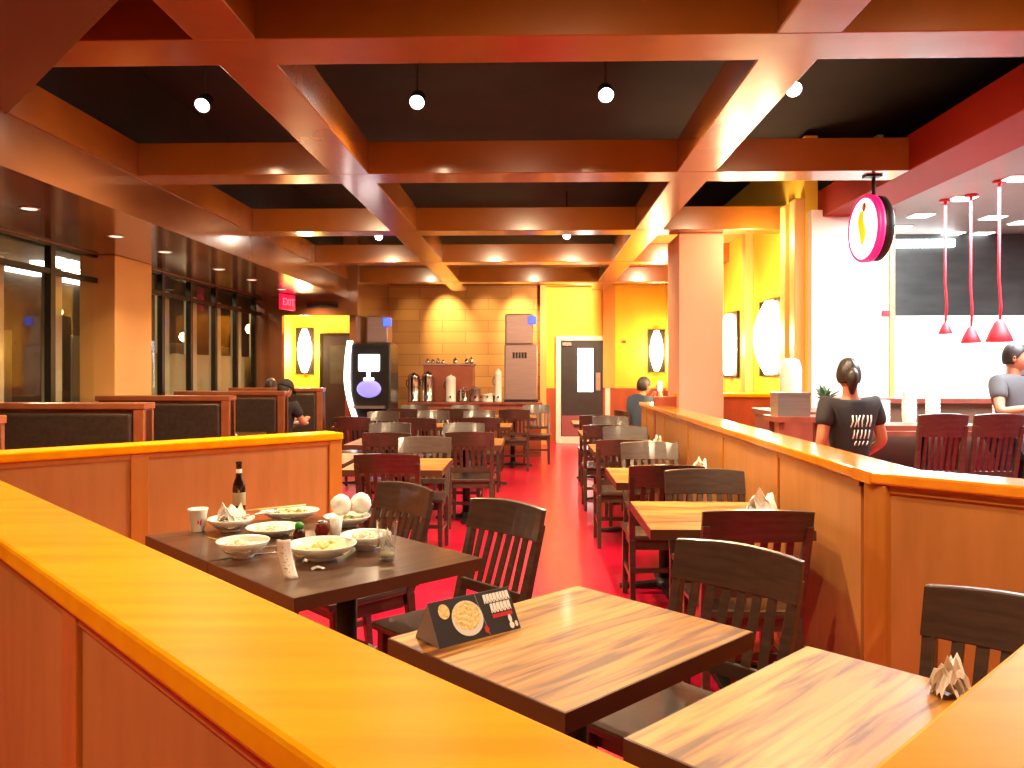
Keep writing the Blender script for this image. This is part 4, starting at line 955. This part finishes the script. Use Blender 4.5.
# ------------------------------------------------------------------ people
def skin_obj(name, verts, edges, radii, mat, parent, sub=2, root=0):
    me = bpy.data.meshes.new(name); me.from_pydata([tuple(v) for v in verts], edges, []); me.materials.append(M[mat])
    o = bpy.data.objects.new(name, me); COL.objects.link(o); o.parent = parent
    m = o.modifiers.new('skin', 'SKIN'); m.use_smooth_shade = True
    if not me.skin_vertices: me.skin_vertices  # layer made by the modifier
    for i, r in enumerate(radii):
        sv = me.skin_vertices[0].data[i]; sv.radius = r if isinstance(r, tuple) else (r, r); sv.use_root = (i == root)
    s = o.modifiers.new('sub', 'SUBSURF'); s.levels = sub; s.render_levels = sub
    return o
def person(loc, rz, sc, J, label, shirt, pants, skin='skin', hair_long=False, cap=False, extra=None):
    """J: dict of joints in metres for a 1.75 m body facing +Y"""
    t = empty('person', loc, rz, label=label, cat='person'); t.scale = (sc, sc, sc)
    names = ['pelvis', 'belly', 'chest', 'neck', 'skull', 'shL', 'elL', 'wrL', 'shR', 'elR', 'wrR', 'hipL', 'knL', 'anL', 'toL', 'hipR', 'knR', 'anR', 'toR']
    V = [Vector(J[n_]) for n_ in names]
    E = [(0, 1), (1, 2), (2, 3), (3, 4), (2, 5), (5, 6), (6, 7), (2, 8), (8, 9), (9, 10), (0, 11), (11, 12), (12, 13), (13, 14), (0, 15), (15, 16), (16, 17), (17, 18)]
    Rr = [(.12, .085), (.11, .08), (.105, .075), .052, .06, .052, .043, .028, .052, .043, .028, .085, .058, .040, .035, .085, .058, .040, .035]
    skin_obj('body', V, E, Rr, skin, t)
    # shirt: torso + upper arms
    def mid(a, b, k=.6): return V[a]+(V[b]-V[a])*k
    SV = [V[0]+Vector((0, 0, .0)), V[1], V[2], V[2]+(V[3]-V[2])*.55, V[5], mid(5, 6, .62), V[8], mid(8, 9, .62)]
    skin_obj('shirt', SV, [(0, 1), (1, 2), (2, 3), (2, 4), (4, 5), (2, 6), (6, 7)], [(.160, .125), (.152, .118), (.172, .130), .070, .085, .068, .085, .068], shirt, t)
    PV = [V[0], V[11], V[12], V[13], V[15], V[16], V[17]]
    skin_obj('trousers', PV, [(0, 1), (1, 2), (2, 3), (0, 4), (4, 5), (5, 6)], [(.158, .12), .10, .075, .062, .10, .075, .062], pants, t)
    for s_, an, to in ((-1, 13, 14), (1, 17, 18)):
        skin_obj('shoe', [V[an]+Vector((0, -.03, -.03)), V[an]+Vector((0, .06, -.04)), V[to]+Vector((0, .04, 0))], [(0, 1), (1, 2)], [.045, .045, .036], 'black_plastic', t)
    # head
    hd = empty_head(t, V[4], skin, cap, hair_long, J.get('look', 0), J.get('nod', 0))
    for w_, e_, s_ in ((7, 6, -1), (10, 9, 1)):
        d = (V[w_]-V[e_]).normalized(); side = d.cross(Vector((0, 0, 1)))
        if side.length < .3: side = Vector((0, 1, 0)).cross(d)
        side.normalize(); nrm = side.cross(d).normalized()
        P0 = V[w_]; P1 = P0+d*.045; P2 = P0+d*.085
        vs_ = [P0, P1, P2]; es = [(0, 1), (1, 2)]; rr = [.027, (.034), (.036)]
        for k_, (off, L) in enumerate([(-.030, .065), (-.010, .078), (.010, .072), (.029, .055)]):
            b0 = P2+side*off+d*.012; b1 = b0+d*L*.5+nrm*.006; b2 = b1+d*L*.35+nrm*-.018; b3 = b2+d*L*.2-nrm*.014
            i0 = len(vs_); vs_ += [b0, b1, b2, b3]; es += [(2, i0), (i0, i0+1), (i0+1, i0+2), (i0+2, i0+3)]; rr += [.010, .0095, .009, .007]
        th0 = P0+d*.035-side*.030*1; th1 = th0-side*.022+d*.028; th2 = th1+d*.030-nrm*.01
        i0 = len(vs_); vs_ += [th0, th1, th2]; es += [(1, i0), (i0, i0+1), (i0+1, i0+2)]; rr += [.014, .011, .009]
        skin_obj('hand', vs_, es, rr, skin, t, sub=1)
    return t
def empty_head(t, c, skin, cap, hair_long, look, nod):
    X = Matrix.Translation(c+Vector((0, .01, .035))) @ Matrix.Rotation(look, 4, 'Z') @ Matrix.Rotation(nod, 4, 'X')
    mb = MB()
    def fn(i, j):
        th = i*2*PI; ph = j*PI; x = math.sin(ph)*math.sin(th); y = math.sin(ph)*math.cos(th); z = math.cos(ph)
        X_, Y_, Z_ = .076*x, .096*y, .118*z
        if z < 0: X_ *= 1-.30*z*z; Y_ *= (1-.12*z*z); Y_ += .018*(-z)*(1 if y > 0 else .3)
        fr = max(0, y)**6
        nose = math.exp(-((z+.16)/.16)**2)*math.exp(-(x/.16)**2)*fr; Y_ += .024*nose
        eye = math.exp(-((z-.05)/.10)**2)*math.exp(-((abs(x)-.38)/.16)**2)*(y > 0); Y_ -= .007*eye
        lip = math.exp(-((z+.50)/.07)**2)*math.exp(-(x/.3)**2)*(y > 0); Y_ += .006*lip
        return (X_, Y_, Z_)
    mb.grid(fn, 36, 28, X=X); t = mb.build('head', skin, t)
    hb = MB()
    def hf(i, j):
        th = i*2*PI; frontness = max(0, math.cos(th))
        phm = PI*(.66-.36*frontness**.6); ph = j*phm
        x = math.sin(ph)*math.sin(th); y = math.sin(ph)*math.cos(th); z = math.cos(ph)
        k_ = 1.0+.03*math.sin(9*th)*math.sin(ph*3)
        return (.086*x*k_, .107*y*k_-.004, .128*z*k_)
    hb.grid(hf, 30, 16, X=X)
    if hair_long:
        hb.tube([X @ Vector((0, -.095, .03)), X @ Vector((0, -.125, 0)), X @ Vector((0, -.12, -.07)), X @ Vector((0, -.105, -.14))], [.035, .045, .038, .015], 12)
    h = hb.build('hair', 'hair', t); h.modifiers.new('s', 'SOLIDIFY').thickness = .006
    for s in (-1, 1):
        MB().lathe([(.001, -.004), (.011, -.003), (.011, .003), (.001, .004)], 10, X=X @ Matrix.Translation((s*.030, .083, .006)) @ Matrix.Rotation(PI/2, 4, 'X')).build('eye', 'black_plastic', t)
        MB().lathe([(.001, -.006), (.020, -.004), (.024, .003), (.010, .006), (.001, .002)], 12, X=X @ Matrix.Translation((s*.078, -.005, -.01)) @ Matrix.Rotation(s*PI/2, 4, 'Y') @ Matrix.Scale(1.4, 4, (1, 0, 0))).build('ear', skin, t)
    MB().tube([X @ Vector((-.022, .098, -.058)), X @ Vector((0, .104, -.060)), X @ Vector((.022, .098, -.058))], .004).build('mouth', 'skin_red', t)
    if cap:
        cb = MB(); cb.grid(lambda i, j: (.095*math.sin(j*PI/2)*math.sin(i*2*PI), .114*math.sin(j*PI/2)*math.cos(i*2*PI), .02+.118*math.cos(j*PI/2)), 26, 8, X=X)
        cb.grid(lambda i, j: ((i-.5)*.15, .09+j*.09*(1-.6*(2*i-1)**2), .022-.02*j), 8, 4, X=X)
        cp = cb.build('cap', 'black_cloth', t); cp.modifiers.new('s', 'SOLIDIFY').thickness = .005
STAND = dict(pelvis=(0, 0, .95), belly=(0, .0, 1.13), chest=(0, 0, 1.34), neck=(0, -.005, 1.49), skull=(0, .01, 1.60), shL=(-.185, 0, 1.42), elL=(-.25, -.03, 1.14), wrL=(-.24, .12, .93),
             shR=(.185, 0, 1.42), elR=(.25, -.03, 1.14), wrR=(.20, .18, 1.0), hipL=(-.09, 0, .90), knL=(-.10, .02, .50), anL=(-.11, -.02, .09), toL=(-.12, .12, .035), hipR=(.09, 0, .90), knR=(.10, .02, .50), anR=(.11, -.02, .09), toR=(.12, .12, .035))
J = dict(STAND); J['look'] = R(-20)
q = aty(850, 400, 5.2)
p1_ = person((q.x, 5.2, 0), R(12), .868, J, 'person in a black t-shirt with white back print standing with back to camera', 'black_cloth', 'grey_cloth', 'skin_red', hair_long=True)
# irregular white strokes on the back of the shirt (illegible in the photo)
rnd = random.Random(2); st_ = MB()
for row, (z0, n_) in enumerate([(1.30, 6), (1.205, 5), (1.14, 4)]):
    for k_ in range(n_):
        x = (k_-(n_-1)/2)*.030; h_ = [.085, .065, .030][row]; y = -.134
        st_.tube([(x-.006, y, z0-h_/2), (x+.010*rnd.uniform(-1, 1), y-.004, z0), (x+.008, y, z0+h_/2)], .0042, 6)
st_.build('back_print', 'paper', p1_, label='white brush-style print')
J = dict(STAND); J.update(look=R(35), elR=(.27, .10, 1.18), wrR=(.16, .30, 1.22), elL=(-.24, .08, 1.16), wrL=(-.10, .28, 1.12))
q = aty(1014, 400, 6.55)
person((q.x, 6.55, 0), R(200), .95, J, 'person in a grey shirt with white collar area at the right edge', 'grey_cloth', 'black_cloth')
SIT = dict(pelvis=(0, 0, .56), belly=(0, .0, .74), chest=(0, .03, .95), neck=(0, .05, 1.10), skull=(0, .08, 1.20), shL=(-.185, .03, 1.03), elL=(-.24, .14, .80), wrL=(-.12, .36, .84),
           shR=(.185, .03, 1.03), elR=(.24, .14, .80), wrR=(.12, .36, .84), hipL=(-.10, .04, .55), knL=(-.12, .44, .54), anL=(-.12, .42, .12), toL=(-.12, .55, .035), hipR=(.10, .04, .55), knR=(.12, .44, .54), anR=(.12, .42, .12), toR=(.12, .55, .035))
J = dict(SIT); J.update(elR=(.20, .22, 1.0), wrR=(.08, .30, 1.16), elL=(-.16, .28, .95), wrL=(-.05, .33, 1.16))
person((1.42, 10.9, 0), R(-60), 1.0, J, 'seated person in a blue shirt raising hands to the face at the half wall end', 'blue_cloth', 'black_cloth')
chair(1.20, 11.03, R(20), 'dark chair under the seated person in the blue shirt')
t_ = stamp(tC, True, (2.0, 11.3, 0), 0, 'table in front of the seated person in the blue shirt', 'tables by the right half wall')
MB().box((-.035, -.005, 0), (.035, .005, .14)).build('phone', 'white_cloth', loc=(1.72, 10.98, 1.16), rot=(0, 0, R(20)), label='white phone held before the face of the person in blue', cat='phone')
J = dict(SIT); J.update(nod=R(-22), look=R(-10))
person((-3.12, 9.78, 0), R(-20), .98, J, 'seated person in a black cap leaning over the booth table', 'black_cloth', 'black_cloth', cap=True)
MB().box((-.12, -.08, 0), (.12, .08, .02)).box((-.10, -.07, .02), (.11, .07, .03)).build('open_book', 'paper', loc=(-3.05, 10.22, .76), rot=(0, 0, R(-15)), label='white menu pages before the person in the black cap', cat='menu')
J = dict(SIT)
person((-3.85, 11.50, 0), R(-5), .98, J, 'grey-haired seated person in the farthest booth by the windows', 'grey_cloth', 'black_cloth')
